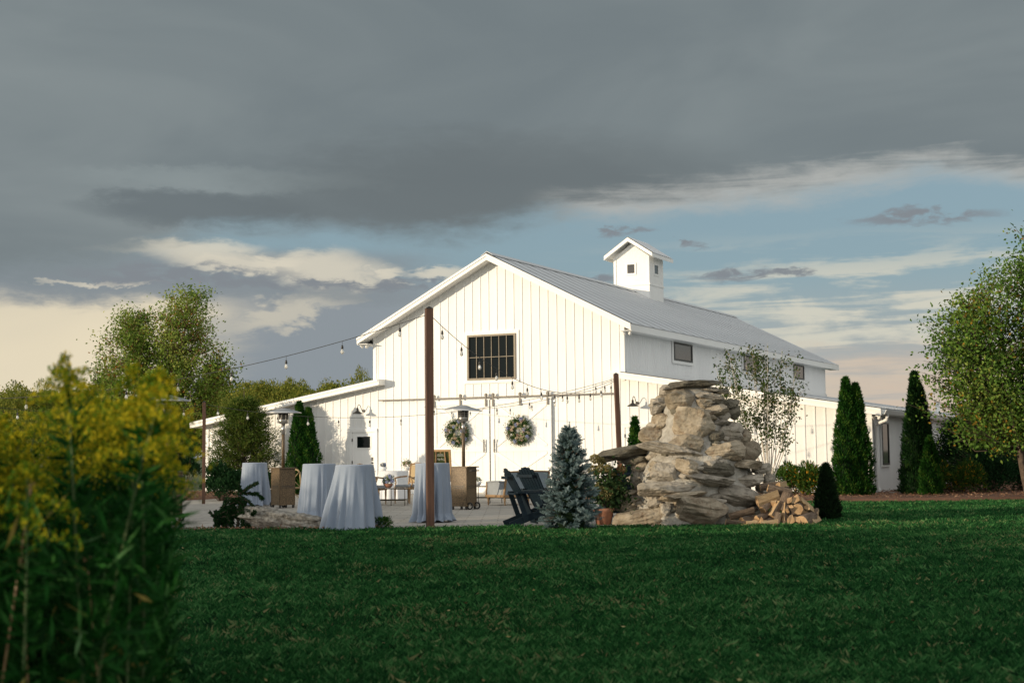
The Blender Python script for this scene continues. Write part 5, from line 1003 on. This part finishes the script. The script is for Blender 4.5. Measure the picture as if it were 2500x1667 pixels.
bouquet('flower_vase', (W(996, 40.3), 40.2, .79), .14, ['white', 'cream', 'blush', 'green'], 'loose white and blush flowers standing on the white draped table', 2, 22, 200, bowl=trim)
bouquet('flower_vase', (W(1166, 36.2), 36.2, .43), .08, ['white', 'green'], 'small sprig of greenery and white blooms beside the settee', 3, 8, 120, bowl=trim)
bouquet('flower_vase', (W(938, 40.3), 40.3, .79), .08, ['white', 'blue'], 'small white and blue posy on the left of the white draped table', 6, 12, 50, bowl=trim)

def wreath(x, z, label, seed):
    rng = np.random.default_rng(seed); t = empty('wreath', BL(x, -.15, z), -A, label, 'wreath', 'flower wreaths on the barn doors'); R0 = .275
    MB().lathe([(R0-.03, 0), (R0, .03), (R0+.03, 0), (R0, -.03), (R0-.03, 0)], 40, M=Matrix.Rotation(R(90), 4, 'X')).build('hoop', brown_bark, t)
    n = 4200; a = rng.uniform(0, 2*np.pi, n); rr = R0+rng.normal(size=n)*.078; P = np.c_[rr*np.cos(a), -np.abs(rng.normal(size=n))*.05, rr*np.sin(a)]; D = np.c_[np.cos(a), -.4+0*a, np.sin(a)]+rng.normal(size=(n, 3))*.7
    obj('leaves', np_mesh('leaves', leaf_quads(P, rng, rng.uniform(.03, .07, n), .024, D), 4, wreath_leaf, rng.random(n)), t)
    for i in range(7):      # sprigs
        a = rng.uniform(0, 6.28) if i else 2.7; c0 = np.array([R0*math.cos(a), -.04, R0*math.sin(a)]); d = np.array([math.cos(a+.5), -.2, math.sin(a+.5)]); k = 16; s = np.linspace(0, .16 if i else .26, k)[:, None]; P = c0+d*s+rng.normal(size=(k, 3))*.012
        obj('sprig', np_mesh('sprig', leaf_quads(P, rng, .04, .018, d+rng.normal(size=(k, 3))*.6), 4, wreath_leaf, rng.random(k)), t)
    for i in range(62):
        a = rng.uniform(0, 2*math.pi); r = R0+rng.normal()*.08-.01; k = ['cream', 'cream', 'green', 'blush', 'white', 'blush', 'cream'][rng.integers(7)]; add_flower(t, (r*math.cos(a), -.06-.05*rng.random(), r*math.sin(a)), rng.uniform(.030, .048), k, rng)
    for a, r in ((1.3, .36), (-.55, .36), (-1.9, .32), (2.9, .36), (1.9, .2), (.2, .22)): add_flower(t, (r*math.cos(a), -.08, r*math.sin(a)), .065, 'blue', rng)
wreath(-5.60, 1.90, 'flower wreath on the left barn door partly behind the heater pole', 1)
wreath(-3.44, 1.92, 'flower wreath of blue, cream and blush blooms on the right barn door', 2)

# welcome sign in a gold frame on the front of an easel
sg = empty('framed_sign', (W(1083, 33.5), 33.5, 0), R(-12), 'gold framed dark green sign with white script behind the centre table', 'sign')
tilt = Matrix.Translation((0, 0, 0)) @ Matrix.Shear('XZ', 4, (-.0, 0)) if False else Matrix.Rotation(R(10), 4, 'X')
zb, zt_, hw = .62, 1.36, .25
gold = mat('gilt_frame', (.42, .25, .11), (.55, .35, .17), 20, .4, .3, metal=.35); board_m = mat('dark_green_board', (.018, .028, .006), (.045, .06, .012), 6, .35); ink = mat('white_ink', (.75, .76, .70), rough=.7)
for (a, b, c0, c1) in ((-hw, hw, zt_-.05, zt_), (-hw, hw, zb, zb+.05), (-hw, -hw+.05, zb+.05, zt_-.05), (hw-.05, hw, zb+.05, zt_-.05)): MB().box(a, b, -.02, .015, c0, c1, M=tilt).build('frame_member', gold, sg, bevel=.008)
MB().box(-hw+.05, hw-.05, -.002, .01, zb+.05, zt_-.05, M=tilt).build('board', board_m, sg)
def scribble(z, w, x0, amp, n, seed, r=.004):
    g = random.Random(seed); pts = [];
    for i in range(n+1): pts.append(tilt @ Vector((x0-w/2+w*i/n, -.006, z+amp*(g.uniform(.4, 1) if i % 2 else -g.uniform(.2, 1)))))
    MB().tube(pts, r, 4).build('lettering', ink, sg)
scribble(1.245, .16, -.01, .006, 24, 1); scribble(1.215, .24, -.01, .006, 34, 2); scribble(1.13, .18, 0, .035, 12, 3, .005)
for i, z in enumerate((1.03, .97, .91, .85, .79)): scribble(z, .27-.02*(i % 2), -.02, .008, 40, 10+i)
for sx_ in (-1, 1): MB().beam((sx_*.2, -.12, 0), (sx_*.10, -.235, 1.30), .03, .02).build('easel_leg', oak, sg)
MB().beam((0, .35, 0), (0, -.235, 1.30), .03, .02).build('easel_leg', oak, sg); MB().beam((-.26, -.13, .60), (.26, -.13, .60), .03, .03).build('easel_ledge', oak, sg)
for ch_ in sg.children:
    if ch_.name.startswith('easel'): ch_.location.y += .0

# ------------------------------------------------------------ adirondack chairs
def adirondack(x, y, rz, label):
    t = empty('adirondack_chair', (x, y, 0), rz, label, 'adirondack chair', 'navy slatted adirondack chairs')
    # faces +x; back leans to -x
    for sy_ in (-1, 1):
        MB().beam((-.50, sy_*.25, .03), (.36, sy_*.25, .36), .03, .11, (0, 0, 1)).build('side_rail', navy, t); MB().box(.28, .38, sy_*.285-.015, sy_*.285+.015, 0, .56).build('front_leg', navy, t); MB().box(-.40, .42, sy_*.31-.07, sy_*.31+.07, .56, .585).build('armrest', navy, t)
        MB().beam((-.22, sy_*.27, .10), (-.38, sy_*.27, .56), .03, .08).build('back_support', navy, t)
    for i in range(6): MB().box(-.10+i*.085, -.10+i*.085+.07, -.28, .28, .215+i*.031, .235+i*.031).build('seat_slat', navy, t)
    for i in range(7):
        u = (i-3)/3; top = .98-.10*u*u; lo = Vector((-.02, u*.20, .05)); hi = Vector((-.02-.55*(top-.05), u*.275, top)); MB().beam(lo, hi, .076, .020, (1, 0, 0)).build('back_slat', navy, t, bevel=.004)
    MB().beam((-.40, -.30, .55), (-.40, .30, .55), .05, .03).build('cross_brace', navy, t); MB().beam((-.53, -.24, .82), (-.53, .24, .82), .03, .05).build('cross_brace', navy, t)
adirondack(W(1293, 24.3)+.10, 24.35, R(13), 'navy adirondack chair seen edge on at the lawn edge beside the blue spruce')
adirondack(W(1330, 26.3)+.06, 26.3, R(36), 'navy slatted adirondack chair half hidden behind the blue spruce')
adirondack(W(1508, 28.0), 28.0, R(100), 'navy adirondack chair seen from behind the hydrangea')
print('tris', sum(len(o.data.polygons) for o in bpy.data.objects if o.type == 'MESH'), 'objs', len(bpy.data.objects))
